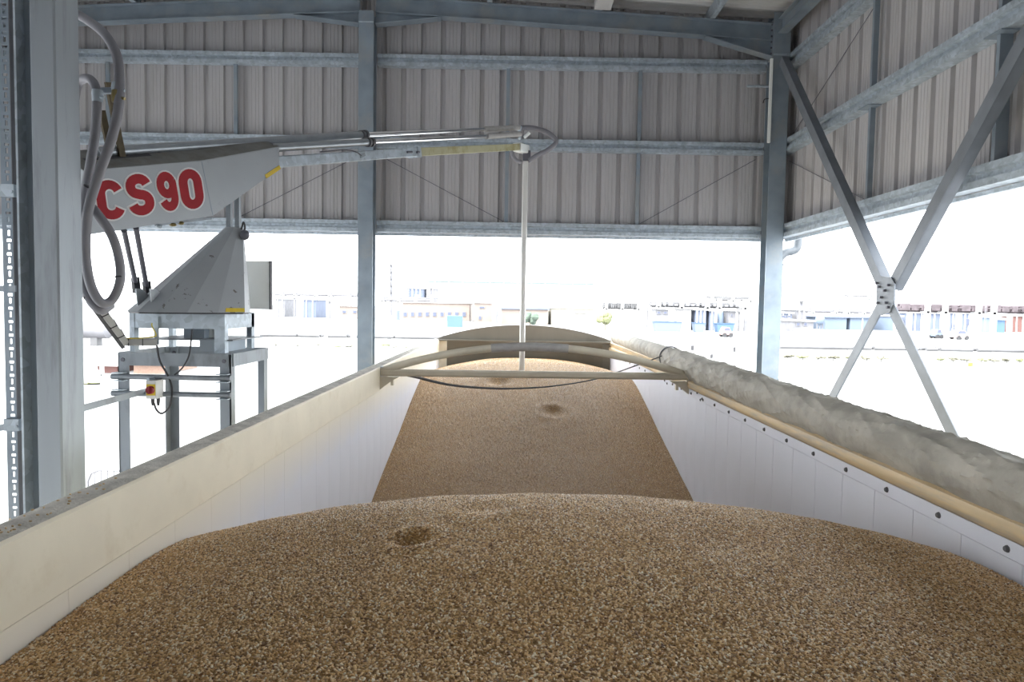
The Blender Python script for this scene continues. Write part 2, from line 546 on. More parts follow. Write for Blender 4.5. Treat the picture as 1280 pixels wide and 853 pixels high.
for y, where in ((8.60, 'along the back cladding wall'), (3.06, 'of the middle frame')):
    rafter(y, 1, 'galvanised half rafter %s, falling towards the cross-braced wall' % where)
    rafter(y, -1, 'galvanised half rafter %s, falling towards the sampler lane' % where)

es = thing('eaves_strut', (3.23, 5.8, ZC + 3.36), 'galvanised eaves strut running above the cross brace', 'beam')
MB().box((3.17, 3.17, ZC + 3.36), (3.29, 8.49, ZC + 3.372)).build('flange', GALVD, es)
MB().box((3.225, 3.17, ZC + 3.372), (3.235, 8.49, ZC + 3.53)).build('web', GALVD, es)
MB().box((3.17, 3.17, ZC + 3.53), (3.29, 8.49, ZC + 3.542)).build('flange', GALVD, es)

# --- cross brace in the right side wall
XBR = 3.20
cb = thing('cross_brace', (XBR, 5.87, 0), 'galvanised X brace with a bolted plate at its crossing', 'brace')
ctr = Vector((XBR, 5.87, ZC + .135))
ends = [(8.435, 3.02, 1), (3.225, -2.64, 1), (3.225, 3.05, -1), (8.435, -2.71, -1)]
for yy, zz, k in ends:
    e = Vector((XBR, yy, ZC + zz))
    d = (e - ctr).normalized()
    s = ctr + d * .11
    # angle section: leg in the plane of the wall and a leg standing out
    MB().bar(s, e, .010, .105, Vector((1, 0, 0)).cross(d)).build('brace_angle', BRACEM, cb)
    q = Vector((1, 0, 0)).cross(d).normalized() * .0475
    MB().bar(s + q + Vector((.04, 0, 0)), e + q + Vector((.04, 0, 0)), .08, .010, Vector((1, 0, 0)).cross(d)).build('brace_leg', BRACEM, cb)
plate = [(-.115, -.175), (-.035, -.25), (.105, -.205), (.16, -.07), (.155, .15), (.10, .225), (-.07, .255), (-.125, .12)]
gp = MB().extrude([(XBR - .018, ctr.y - a, ctr.z + b * .68) for a, b in plate], (.012, 0, 0)).build('gusset_plate', BRACEM, cb)
for a, b in ((-.10, .165), (-.065, .115), (.085, .13), (.03, .065), (-.02, -.02), (-.07, -.09), (.06, -.09), (.095, -.145)):
    MB().tube([(XBR - .042, ctr.y - a, ctr.z + b * .68), (XBR - .016, ctr.y - a, ctr.z + b * .68)], .011, 6).build('bolt', STEELDK, gp)

# --- downpipe outside the corner
dp = thing('downpipe', (3.46, 9.05, 0), 'pale grey rainwater downpipe with a swan neck outside the corner column', 'pipe')
MB().tube([(3.487, 9.0, 0), (3.487, 9.0, ZC + .62)], .052, 14).build('pipe', PVC, dp, True)
MB().tube(smoothpath([(3.487, 9.0, ZC + .60), (3.497, 9.0, ZC + .68), (3.567, 9.0, ZC + .75), (3.647, 9.0, ZC + .77), (3.71, 9.0, ZC + .81), (3.73, 9.0, ZC + .92), (3.73, 9.0, ZC + 1.2)], 6), .054, 14).build('swan_neck', PVC, dp, True)
MB().tube([(3.487, 9.0, ZC + .57), (3.487, 9.0, ZC + .63)], .06, 14).build('collar', PVC, dp, True)
for z in (-.9, .60):
    MB().box((3.417, 8.93, ZC + z), (3.557, 9.0, ZC + z + .025)).build('clip', GALV, dp)

# ------------------------------------------------------------------ the grain trailer
WL, WR = -1.019, 1.381
XM = (WL + WR) / 2
ZSEAM = ZC - .675
ZTOP = ZC - .489
TY0, TY1 = -1.2, 9.60
tr = thing('grain_trailer', (XM, 4.2, 0), 'cream bulk grain trailer with white planked inner walls, filled with grain', 'trailer')
# planks: shared mesh, 250 mm wide, tiny gaps
pm = MB().box((0, .0012, 1.35), (.028, .2488, ZSEAM)).mesh('panel', Vector((0, 0, 0)))
pm.materials.append(PANEL)
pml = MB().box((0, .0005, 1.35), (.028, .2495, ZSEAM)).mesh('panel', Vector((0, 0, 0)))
PANELL = mat('warm_lit_white_panel', (.71, .725, .79), .5, 0, .03, 3)  # warm light along the panel tops put into the colour, fading downwards
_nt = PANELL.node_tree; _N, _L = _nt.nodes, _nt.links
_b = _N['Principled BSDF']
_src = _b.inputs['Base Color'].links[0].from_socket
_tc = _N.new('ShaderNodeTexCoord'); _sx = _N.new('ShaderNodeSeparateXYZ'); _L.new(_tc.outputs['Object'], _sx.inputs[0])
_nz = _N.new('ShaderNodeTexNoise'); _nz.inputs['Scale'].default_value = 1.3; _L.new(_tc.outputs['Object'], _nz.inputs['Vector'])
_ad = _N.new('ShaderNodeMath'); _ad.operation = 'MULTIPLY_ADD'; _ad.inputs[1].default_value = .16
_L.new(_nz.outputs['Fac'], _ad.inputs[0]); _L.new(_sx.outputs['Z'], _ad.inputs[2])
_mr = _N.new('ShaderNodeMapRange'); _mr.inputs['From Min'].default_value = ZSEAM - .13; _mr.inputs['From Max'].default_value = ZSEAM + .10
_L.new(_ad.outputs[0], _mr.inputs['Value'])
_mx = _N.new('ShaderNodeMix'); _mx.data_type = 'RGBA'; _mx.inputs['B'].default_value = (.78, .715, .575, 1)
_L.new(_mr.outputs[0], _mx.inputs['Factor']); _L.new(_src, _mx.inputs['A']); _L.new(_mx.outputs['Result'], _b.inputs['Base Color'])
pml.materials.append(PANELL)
nP = int((TY1 - TY0) / .25)
for i in range(nP):
    yy = TY0 + i * .25
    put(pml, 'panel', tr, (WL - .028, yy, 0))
    put(pm, 'panel', tr, (WR, yy, 0))
MB().box((WL - .06, TY0, 1.30), (WL - .030, TY1, ZSEAM)).build('side_skin', CREAM, tr)
MB().box((WR + .030, TY0, 1.30), (WR + .06, TY1, ZSEAM)).build('side_skin', CREAM, tr)
# left top rail, dusty cap
b = .008
MB().extrude([(x, TY0, z) for x, z in ((WL, ZSEAM + .0012), (WL, ZTOP - .012), (WL - b, ZTOP - .004), (-1.096, ZTOP - .004), (-1.104, ZTOP - .012), (-1.104, ZSEAM - .05), (-1.085, ZSEAM - .05), (-1.085, ZSEAM + .0012))], (0, TY1 - TY0, 0)).build('top_rail', CREAM, tr, label='plain cream top rail')
# dusty cap strip with uneven edge
m = MB()
vs = []; fs = []
ny = 220
for j in range(ny + 1):
    yy = TY0 + (TY1 - TY0) * j / ny
    e = .004 * noise.noise(Vector((yy * 3, 1, 0)))
    xs = (-1.105, -1.085, -1.055, WL - .004 + e)
    for k, x in enumerate(xs):
        z = ZTOP - .0035 + (.0045 + .003 * noise.noise(Vector((x * 30, yy * 9, 4))) if 0 < k < 3 else 0)
        vs.append((x, yy, z))
for j in range(ny):
    for k in range(3):
        a = j * 4 + k
        fs.append((a, a + 1, a + 5, a + 4))
m.add(vs, fs).build('dust_layer', DUST, tr, True)
# right top rail: rolled section
prof = [(WR, ZSEAM + .052), (WR - .012, ZSEAM + .060), (WR - .020, ZSEAM + .085), (WR - .014, ZSEAM + .108), (WR + .004, ZSEAM + .116), (WR + .005, ZSEAM + .126), (WR - .004, ZSEAM + .135), (WR - .008, ZSEAM + .175), (WR + .005, ZTOP), (WR + .08, ZTOP), (WR + .085, ZSEAM - .05), (WR + .066, ZSEAM - .05), (WR + .066, ZSEAM + .052)]
MB().extrude([(x, TY0, z) for x, z in prof], (0, TY1 - TY0, 0)).build('top_rail', RAILR, tr, True, label='ochre stained ribbed top rail under the tarpaulin')
MB().box((WR - .004, TY0, ZSEAM + .003), (WR + .02, TY1, ZSEAM + .052)).build('cover_strip', PANEL, tr)
rv = MB().tube([(0, 0, 0), (-.008, 0, 0)], [.011, .007], 8).mesh('rivet', Vector((0, 0, 0)))
rv.materials.append(SEALD)
for i in range(26):
    put(rv, 'rivet', tr, (WR - .004, 1.55 + i * .303, ZSEAM + .026))
for yy, zz in ((5.02, .052), (4.93, .012), (4.86, .02), (6.0, .01), (5.6, .05)):
    put(rv, 'rivet', tr, (WR - .002, yy, ZSEAM + zz))
# front bulkhead
XB0, XB1 = WL - .03, WR + .02
arc = []
for i in range(25):
    t = i / 24
    x = XB0 + (XB1 - XB0) * t
    z = ZTOP + .012 + .205 * (1 - (2 * t - 1) ** 2) ** .92
    arc.append((x, TY1 - .02, z))
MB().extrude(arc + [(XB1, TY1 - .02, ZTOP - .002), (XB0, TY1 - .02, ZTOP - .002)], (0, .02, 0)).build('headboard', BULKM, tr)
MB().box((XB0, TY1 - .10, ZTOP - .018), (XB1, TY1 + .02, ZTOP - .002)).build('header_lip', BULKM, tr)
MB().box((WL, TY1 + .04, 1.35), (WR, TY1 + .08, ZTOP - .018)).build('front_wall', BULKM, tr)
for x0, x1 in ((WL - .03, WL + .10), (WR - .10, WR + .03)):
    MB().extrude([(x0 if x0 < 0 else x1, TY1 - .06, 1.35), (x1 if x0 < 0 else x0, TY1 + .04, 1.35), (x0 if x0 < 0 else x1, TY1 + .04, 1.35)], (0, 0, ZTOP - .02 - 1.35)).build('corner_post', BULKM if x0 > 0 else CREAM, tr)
# roof bow with tie bar
YW = 5.29
xl, xr = WL + .005, WR - .005
archpts = []
for i in range(29):
    t = i / 28
    archpts.append((xl + (xr - xl) * t, YW, ZC - .527 + .208 * (1 - abs(2 * t - 1) ** 2.0)))
bow = MB().tube(archpts, .030, 14).build('roof_bow', CREAMD, tr, True, label='arched beige tarpaulin bow')
sl = [p for p in archpts if -.17 < p[0] < .47]
MB().tube(sl, .035, 14).build('sleeve', SLEEVE, bow, True)
MB().bar((xl, YW - .01, ZC - .537), (xr, YW - .01, ZC - .530), .045, .055, (0, 0, 1), .014).build('tie_bar', CREAMD, tr, True)
for s, x in ((1, WL), (-1, WR)):
    br = MB().extrude([(x, YW - .028, ZC - .568), (x + s * .15, YW - .028, ZC - .568), (x + s * .09, YW - .028, ZC - .60), (x, YW - .028, ZC - .67)], (0, .05, 0)).build('bow_bracket', CREAMD, tr)
    MB().box((x + s * .085, YW - .03, ZC - .635), (x + s * .105, YW + .01, ZC - .57)).build('peg', CREAMD, br)
    MB().box((x, YW - .02, ZC - .568), (x + s * .02, YW + .04, ZC - .49)).build('socket', BOXW if s > 0 else CREAMD, br)
# running gear below
MB().box((WL - .06, TY0, 1.18), (WR + .06, TY1 + .08, 1.34)).build('floor_deck', CHASSIS, tr)
for x in (XM - .45, XM + .45):
    MB().bar((x, TY0, .98), (x, TY1, .98), .12, .40).build('chassis_beam', CHASSIS, tr)
wheel = MB().tube([(-.16, 0, 0), (-.15, 0, 0), (.15, 0, 0), (.16, 0, 0)], [.42, .5, .5, .42], 28).mesh('wheel', Vector((0, 0, 0)), True)
wheel.materials.append(RUBBER)
for yy in (-.4, .9, 2.2):
    MB().tube([(XM - 1.0, yy, .5), (XM + 1.0, yy, .5)], .06, 10).build('axle', CHASSIS, tr)
    for x in (XM - .95, XM + .95):
        put(wheel, 'wheel', tr, (x, yy, .5))
for x in (XM - .5, XM + .5):
    MB().box((x - .06, 7.4, .02), (x + .06, 7.52, .80)).build('landing_leg', CHASSIS, tr)
    MB().box((x - .12, 7.34, 0), (x + .12, 7.58, .03)).build('landing_foot', CHASSIS, tr)

# --- rolled tarpaulin on the right rail
def tarp_r(y):
    ys = (-1.3, 1.9, 3.5, 5.2, 6.0, 6.12, 6.3, 8.0, 9.3, 9.42)
    rs = (.080, .080, .086, .094, .097, .090, .076, .074, .074, .070)
    return float(np.interp(y, ys, rs))


def tarp_h(y):
    return float(np.interp(y, (-1.3, 1.9, 3.5, 5.2, 6.1, 6.3, 9.4), (.487, .484, .470, .456, .450, .430, .408)))


m = MB()
NY, NA = 1100, 56
vs = []; fs = []
for j in range(NY + 1):
    yy = -1.3 + (9.42 + 1.3) * j / NY
    rr = tarp_r(yy); hh = tarp_h(yy)
    for k in range(NA):
        a = 2 * math.pi * k / NA
        dx, dz = math.cos(a), math.sin(a)
        amp = 1.0 if yy < 6.1 else .45
        fold = noise.noise(Vector((yy * 2.6 + a * 1.1, a * .8, 3.1)))
        ridge = (1 - abs(noise.noise(Vector((yy * 4.2 + a * 1.5, a * .7, 9.7))))) ** 5
        fine = noise.noise(Vector((yy * 13 + a * 3, a * 3, 1.7)))
        wr = (1 - abs(noise.noise(Vector((yy * 6.5 - a * 3.4, a * .45 + yy * .5, 21.3))))) ** 9
        wr2 = (1 - abs(noise.noise(Vector((yy * 13 - a * 6.0, a * .6 + yy * .9, 33.1))))) ** 8
        q = rr * (1 + amp * (.07 * fold + .09 * (ridge - .4) + .075 * (wr - .3) + .03 * (wr2 - .3) + .006 * fine))
        # the roll hangs a little over the inner side of the rail
        sx = 1.0 if dx > 0 else 1.05
        vs.append((WR + .052 + dx * q * sx, yy, ZC - hh + dz * q * (1.0 if dz > 0 else 1.34)))
for j in range(NY):
    for k in range(NA):
        fs.append((j * NA + k, j * NA + (k + 1) % NA, (j + 1) * NA + (k + 1) % NA, (j + 1) * NA + k))
fs.append(tuple(range(NA)))
fs.append(tuple(range(NY * NA, (NY + 1) * NA))[::-1])
m.add(vs, fs)
tarp = thing('rolled_tarpaulin', (WR + .05, 4.0, ZC - .57), 'dusty grey rolled-up tarpaulin lying along the ochre-stained trailer rail', 'tarpaulin')
m.build('roll', TARP, tarp, True)
ring = [(WR + .052 + .100 * math.cos(t), 6.14, ZC - .448 + .100 * math.sin(t)) for t in [2 * math.pi * k / 24 for k in range(24)]]
MB().tube(ring + [ring[0]], .006, 6).build('strap', ROPE, tarp)

# --- slack rope behind the bow
rope = smoothpath([P(505, 468, 5.36), P(522, 472, 5.40), P(560, 481, 5.44), P(600, 485, 5.47), P(640, 486, 5.5), P(690, 483, 5.55), P(745, 474, 5.62), P(790, 459, 5.80), P(815, 450, 5.98), P(838, 441, 6.14)], 6)
n = len(rope)
tag(MB().tube(rope, [.013 - .008 * min(1, i / (n * .6)) for i in range(n)], 8).build('slack_rope', ROPE, None, True), 'dark slack rope sagging behind the bow tie bar up to the tarpaulin', 'rope')

# ------------------------------------------------------------------ the grain
gy = np.array([-1.3, .2, .8, 1.2, 1.6, 1.95, 2.2, 2.6, 3.2, 4.2, 4.45, 4.7, 5.0, 6.0, 7.0, 7.6, 8.1, 8.7, 9.7])
gc = np.array([.72, .70, .66, .625, .595, .578, .60, .76, 1.08, 1.54, 1.58, 1.52, 1.43, 1.17, .89, .74, .672, .69, .74])
gk = np.array([.10, .10, .11, .12, .135, .15, .16, .14, .08, .03, .02, .02, .025, .055, .08, .10, .13, .16, .16])
yy = np.linspace(-1.3, 9.7, 1101)
cc = np.interp(yy, gy, gc); kk = np.interp(yy, gy, gk)
ker = np.exp(-.5 * (np.arange(-30, 31) / 11.0) ** 2); ker /= ker.sum()
cc = np.convolve(np.pad(cc, 30, mode='edge'), ker, 'valid'); kk = np.convolve(np.pad(kk, 30, mode='edge'), ker, 'valid')
DIMP = [(-.245, 1.735, .042, .034), (-.07, 1.97, .065, .010), (.40, 6.55, .10, .030), (-.13, 7.32, .10, .04), (.10, 7.58, .10, .03), (.55, 1.75, .10, .008)]


def grain_z(x, y):
    c = float(np.interp(y, yy, cc)); k = float(np.interp(y, yy, kk))
    xn = (x - XM) / 1.2
    z = c + k * xn * xn
    for a, b, r, d in DIMP:
        q = ((x - a) ** 2 + (y - b) ** 2) / (r * r)
        if q < 9:
            z += d * math.exp(-q) - d * .22 * math.exp(-(math.sqrt(q) - 1.55) ** 2 * 4)
    z += .010 * noise.noise(Vector((x * 1.6, y * 1.3, 0))) + .004 * noise.noise(Vector((x * 7, y * 6, 5)))
    return ZC - z


def grain_mat(name, kernel):
    m = bpy.data.materials.new(name)
    m.use_nodes = True
    nt = m.node_tree; N, L = nt.nodes, nt.links
    b = N['Principled BSDF']
    b.inputs['Roughness'].default_value = .30 if kernel else .6
    b.inputs['Specular IOR Level'].default_value = .75 if kernel else .4
    ramp = N.new('ShaderNodeValToRGB')
    e = ramp.color_ramp.elements
    cols = [(0, (.17, .075, .02)), (.2, (.44, .24, .075)), (.5, (.70, .43, .165)), (.8, (.88, .63, .31)), (1, (.97, .90, .72))] if kernel else [(0, (.085, .038, .012)), (.3, (.235, .125, .043)), (.5, (.37, .215, .083)), (.7, (.54, .35, .16)), (1, (.85, .70, .45))]
    while len(e) < len(cols):
        e.new(.5)
    for k, (p, c) in enumerate(cols):
        e[k].position = p; e[k].color = c + (1,)
    if kernel:
        oi = N.new('ShaderNodeObjectInfo')
        L.new(oi.outputs['Random'], ramp.inputs[0])
    else:
        tc = N.new('ShaderNodeTexCoord')
        vo = N.new('ShaderNodeTexVoronoi'); vo.inputs['Scale'].default_value = 190
        L.new(tc.outputs['Object'], vo.inputs['Vector'])
        n1 = N.new('ShaderNodeTexNoise'); n1.inputs['Scale'].default_value = 42; n1.inputs['Detail'].default_value = 8; n1.inputs['Roughness'].default_value = .8
        L.new(tc.outputs['Object'], n1.inputs['Vector'])
        sep = N.new('ShaderNodeSeparateColor'); L.new(vo.outputs['Color'], sep.inputs[0])
        mx = N.new('ShaderNodeMath'); mx.operation = 'MULTIPLY_ADD'
        L.new(sep.outputs[0], mx.inputs[0]); mx.inputs[1].default_value = .36
        m2 = N.new('ShaderNodeMath'); m2.operation = 'MULTIPLY'; m2.inputs[1].default_value = .62
        L.new(n1.outputs['Fac'], m2.inputs[0]); L.new(m2.outputs[0], mx.inputs[2])
        L.new(mx.outputs[0], ramp.inputs[0])
        bp = N.new('ShaderNodeBump'); bp.inputs['Strength'].default_value = .8; bp.inputs['Distance'].default_value = .006
        L.new(vo.outputs['Distance'], bp.inputs['Height']); bp.invert = True
        L.new(bp.outputs[0], b.inputs['Normal'])
    L.new(ramp.outputs[0], b.inputs['Base Color'])
    return m


GRAIN = grain_mat('grain_surface', False)  # darker than the kernels, so shade between them lies in the colour
KERN = grain_mat('grain_kernel', True)
nx = 130
ys_ = list(np.linspace(-1.18, .6, 20)) + list(np.linspace(.62, 2.6, 170)) + list(np.linspace(2.65, 9.60, 300))
vs = []; fs = []
for y in ys_:
    for i in range(nx + 1):
        x = WL + .001 + (WR - WL - .002) * i / nx
        vs.append((x, y, grain_z(x, y)))
for j in range(len(ys_) - 1):
    for i in range(nx):
        a = j * (nx + 1) + i
        fs.append((a, a + 1, a + nx + 2, a + nx + 1))
gm = MB().add(vs, fs)
grain = gm.build('grain_load', GRAIN, None, True)
tag(grain, 'two heaped mounds of golden brown grain filling the trailer', 'grain', kind='stuff')
me = grain.data
if sum(p.normal.z for p in me.polygons) < 0:
    me.flip_normals()
dens = me.attributes.new('dens', 'FLOAT', 'POINT')
gorg = ORG[grain.name]
val = []
for v in me.vertices:
    y = v.co.y + gorg.y
    if y < .70: d = 0
    elif y < 2.4: d = 42000
    elif y < 2.7: d = 9000
    elif y < 4.3: d = 0
    else: d = 6000
    val.append(d)
dens.data.foreach_set('value', val)
# a few kernels spilled on the near end of the dusty rail
rg = random.Random(3)
sg = MB()
for i in range(90):
    yk = 1.15 + abs(rg.gauss(0, .28)); xk = -1.062 + rg.uniform(-.03, .034)
    a = rg.uniform(0, 3.14); d_ = Vector((math.cos(a), math.sin(a), 0)) * .0036
    c_ = Vector((xk, yk, ZTOP + .0045))
    sg.tube([c_ - d_, c_ - d_ * .5, c_ + d_ * .5, c_ + d_], [.0006, .0019, .0019, .0006], 6)
SPILL = mat('spilled_kernel', (.62, .45, .24), .5, 0, .3, 90)
tag(sg.build('spilled_grain', SPILL, None, True), 'loose grain kernels spilled on the dusty cream rail cap', 'grain', kind='stuff')
# one kernel, instanced over the surface
ng = bpy.data.node_groups.new('kernels_over_the_load', 'GeometryNodeTree')
ng.interface.new_socket('Geometry', in_out='INPUT', socket_type='NodeSocketGeometry')
ng.interface.new_socket('Geometry', in_out='OUTPUT', socket_type='NodeSocketGeometry')
N, L = ng.nodes, ng.links
gi = N.new('NodeGroupInput'); go = N.new('NodeGroupOutput')
dist = N.new('GeometryNodeDistributePointsOnFaces'); dist.distribute_method = 'RANDOM'
at = N.new('GeometryNodeInputNamedAttribute'); at.data_type = 'FLOAT'; at.inputs['Name'].default_value = 'dens'
L.new(at.outputs['Attribute'], dist.inputs['Density'])
L.new(gi.outputs[0], dist.inputs['Mesh'])
# the kernel mesh comes from a mesh primitive shaped inside the tree
ico = N.new('GeometryNodeMeshIcoSphere'); ico.inputs['Radius'].default_value = 1.0; ico.inputs['Subdivisions'].default_value = 2
tf = N.new('GeometryNodeTransform'); tf.inputs['Scale'].default_value = (.0041, .0022, .0019)
sm = N.new('GeometryNodeSetShadeSmooth')
stm = N.new('GeometryNodeSetMaterial'); stm.inputs['Material'].default_value = KERN
L.new(ico.outputs['Mesh'], tf.inputs['Geometry']); L.new(tf.outputs[0], sm.inputs[0]); L.new(sm.outputs[0], stm.inputs[0])
rr = N.new('FunctionNodeRandomValue'); rr.data_type = 'FLOAT_VECTOR'
rr.inputs['Min'].default_value = (-.8, -.9, 0); rr.inputs['Max'].default_value = (.8, .9, 6.283)
rs = N.new('FunctionNodeRandomValue'); rs.data_type = 'FLOAT'
rs.inputs[2].default_value = .75; rs.inputs[3].default_value = 1.3; rs.inputs['Seed'].default_value = 5
iop = N.new('GeometryNodeInstanceOnPoints')
L.new(dist.outputs['Points'], iop.inputs['Points']); L.new(stm.outputs[0], iop.inputs['Instance'])
L.new(rr.outputs[0], iop.inputs['Rotation']); L.new(rs.outputs[1], iop.inputs['Scale'])
jn = N.new('GeometryNodeJoinGeometry')
L.new(gi.outputs[0], jn.inputs[0]); L.new(iop.outputs[0], jn.inputs[0]); L.new(jn.outputs[0], go.inputs[0])
md = grain.modifiers.new('kernels', 'NODES'); md.node_group = ng

# ------------------------------------------------------------------ the left lane column, strut channel and bars
XCc, YCc = -1.659, 2.50     # near right corner of the box column
lc = thing('box_column', (XCc - .045, YCc + .07, 0), 'weathered galvanised box column beside the grey hoses', 'column')
MB().bar((XCc - .046, YCc + .071, .02), (XCc - .046, YCc + .071, ZC + 3.75), .092, .142, (0, 1, 0), .006).build('box_section', COLM, lc)
MB().box((XCc - .15, YCc - .06, 0), (XCc + .08, YCc + .2, .02)).build('base_plate', GALVD, lc)
x0 = XCc - .092
MB().box((x0 - .048, YCc + .045, .02), (x0, YCc + .052, ZC + 3.6)).build('channel_web', GALVD, lc)
MB().box((x0 - .056, YCc, .02), (x0 - .048, YCc + .052, ZC + 3.6)).build('channel_flange', GALV, lc)
# slotted strut channel
sx0, sx1, sy = -1.885, -1.845, 2.53
st = thing('slotted_channel', ((sx0 + sx1) / 2, sy, 0), 'slotted galvanised strut channel standing next to the box column', 'channel')
m = MB()
w = sx1 - sx0
z = .02
while z < ZC + 2.6:
    # one 50 mm module: solid bridge, upright slot, bridge, flat slot
    cx = (sx0 + sx1) / 2 + .004
    for (za, zb, hw) in ((0, .006, 0), (.006, .026, .0045), (.026, .034, 0), (.034, .044, .009), (.044, .05, 0)):
        if hw == 0:
            m.box((sx0, sy, z + za), (sx1, sy + .003, z + zb))
        else:
            m.box((sx0, sy, z + za), (cx - hw, sy + .003, z + zb))
            m.box((cx + hw, sy, z + za), (sx1, sy + .003, z + zb))
    z += .05
m.build('slotted_face', GALVD, st)
MB().box((sx1, sy, .02), (sx1 + .003, sy + .04, ZC + 2.6)).build('side_wall', SEALD, st)
MB().box((sx0, sy + .003, 0), (sx1, sy + .04, .02)).build('foot', GALVD, st)
for zc_, nm in ((P(28, 239, 2.52).z, 0), (P(28, 531, 2.52).z, 1)):
    MB().box((sx0 + .008, sy - .025, zc_ - .022), (sx1 + .024, sy - .003, zc_ + .022)).build('clamp', GALV, st)
    MB().tube([(sx1 + .018, sy - .032, zc_ - .005), (sx1 + .018, sy - .02, zc_ - .005)], .006, 8).build('bolt', GALV, st)
for ya, yb in ((361, 361), (540, 531)):
    a = P(-60, ya + (8 if ya > 400 else 0), 2.56); b_ = P(20, yb, 2.53)
    tag(MB().bar(a, b_, .006, .024, (0, 0, 1)).build('tie_bar', GALVC), 'flat galvanised tie bar clamped %s on the slotted channel' % ('low' if ya > 400 else 'high'), 'bar')
tag(MB().bar(P(98, 512, 2.62), P(182, 489, 3.50), .006, .028, (0, 0, 1)).build('tie_bar', GALVC), 'flat galvanised bar from the box column to the sampler stand', 'bar')

# ------------------------------------------------------------------ sampler stand
SX0, SX1, SY0, SY1 = -2.026, -1.446, 3.50, 4.03
ZST = 3.874
sd = thing('sampler_stand', ((SX0 + SX1) / 2, (SY0 + SY1) / 2, 0), 'galvanised angle-iron stand carrying the grain sampler', 'stand')
for x, y, sx, sy_ in ((SX0, SY0, 1, 1), (SX1, SY0, -1, 1), (SX0, SY1, 1, -1), (SX1, SY1, -1, -1)):
    L_ = .056
    m = MB().box((x, y, .015), (x + sx * L_, y + sy_ * .006, ZST))
    m.box((x, y, .015), (x + sx * .006, y + sy_ * L_, ZST))
    lg = m.build('leg', GALVC, sd)
    MB().box((x - .03 if sx > 0 else x - .09, y - .03 if sy_ > 0 else y - .09, 0), (x + .09 if sx > 0 else x + .03, y + .09 if sy_ > 0 else y + .03, .015)).build('foot_plate', GALVC, lg)
    MB().tube([(x + sx * .03, y - .012, ZST - .035), (x + sx * .03, y, ZST - .035)], .011, 6).build('bolt', STEELDK, lg)
for y in (SY0 - .008, SY1 + .002):
    MB().box((SX0 + .02, y, ZST - .065), (SX1 - .01, y + .006, ZST + .002)).build('top_rail', GALVC, sd)
for x in (SX0 - .007, SX1 + .001):
    MB().box((x, SY0 + .02, ZST - .065), (x + .006, SY1 - .01, ZST + .002)).build('top_rail', GALVC, sd)
for z in (P(215, 472, 3.48).z, P(215, 493, 3.48).z):
    MB().tube([(SX0 - .02, SY0 - .022, z), (SX1 + .01, SY0 - .022, z)], .014, 10).build('cross_pipe', GALVC, sd, True)
    for x in (SX0 + .02, SX1 - .03):
        MB().box((x - .03, SY0 - .042, z + .018), (x + .03, SY0 - .003, z + .022)).build('pipe_clamp', GALV, sd)
        MB().box((x - .03, SY0 - .042, z - .022), (x + .03, SY0 - .003, z - .018)).build('pipe_clamp', GALV, sd)

# ------------------------------------------------------------------ grain sampler
Q0 = Vector((-1.643, 3.55, 0))
hv = Vector((.12 + 1.643, 7.6 - 3.55, 0)).normalized()      # heading of the boom
nv = Vector((hv.y, -hv.x, 0))                                # sideways, towards the trailer's near end


def BP(s, z, w=0.0):
    return Vector((Q0.x, Q0.y, 0)) + hv * s + nv * w + Vector((0, 0, z))


def SZ(x, y, w=0.0):
    """(distance along the boom, height) of a sight line on the boom's upright plane"""
    d = fw + rt * ((x - 640) / FPX) - up * ((y - 426.5) / FPX)
    q = Q0 + nv * w
    t = (q - Vector((0, 0, 0))).dot(nv) / d.dot(nv)
    p = C0 + d * t
    return ((p - Q0).dot(hv), p.z)


def SP(x, y, w=0.0):
    s, z = SZ(x, y, w)
    return BP(s, z, w)


sm_ = thing('grain_sampler', ((SX0 + SX1) / 2, (SY0 + SY1) / 2, ZST), 'grey boom grain sampler lettered CS90 with a probe dipping into the trailer', 'sampler')
# base frame and turntable plate
BX0, BX1, BY0, BY1 = -1.988, -1.513, 3.55, 4.00
zt = P(220, 392, 3.55).z; zbm = P(220, 411, 3.55).z
MB().box((BX0, BY0, zbm), (BX1, BY0 + .008, zt)).build('base_panel', GALV, sm_)
MB().box((BX1 - .008, BY0, zbm), (BX1, BY1, zt)).build('base_panel', GALV, sm_)
MB().box((BX0, BY0, zbm), (BX0 + .008, BY1, zt)).build('base_panel', GALV, sm_)
MB().box((BX0, BY1 - .008, zbm), (BX1, BY1, zt)).build('base_panel', GALV, sm_)
for x, y in ((BX0, BY0 - .003), (BX1 - .035, BY0 - .008), (BX0, BY1 - .05), (BX1 - .03, BY1 - .04)):
    MB().box((x - (.003 if x < -1.9 else 0), y, ZST + .002), (x + (.022 if x < -1.9 else .055 if y < 3.7 else .03), y + .045, zt + .004)).build('base_post', GALV, sm_)
zpl = P(250, 424, 3.6).z
MB().box((BX0 + .06, BY0 + .02, zpl - .006), (BX1 + .05, BY1, zpl)).build('shelf_plate', GALVC, sm_)
MB().box((BX0 + .22, BY0 + .12, zpl), (BX0 + .33, BY1 - .1, zbm)).build('gearbox', GALVD, sm_)
MB().box((BX1 - .16, BY0 + .1, ZST + .002), (BX1 - .02, BY1 - .08, zpl - .006)).build('gearbox', GALVD, sm_)
for x in (-1.66, -1.61):
    MB().tube([(x, BY0 + .2, zpl), (x, BY0 + .2, zbm)], [.028, .016], 10).build('valve', BOXG, sm_, True)
MB().box((BX0 + .13, BY0 - .012, zpl - .03), (BX0 + .15, BY0 - .001, zt - .018)).build('cable_bracket', GALV, sm_)
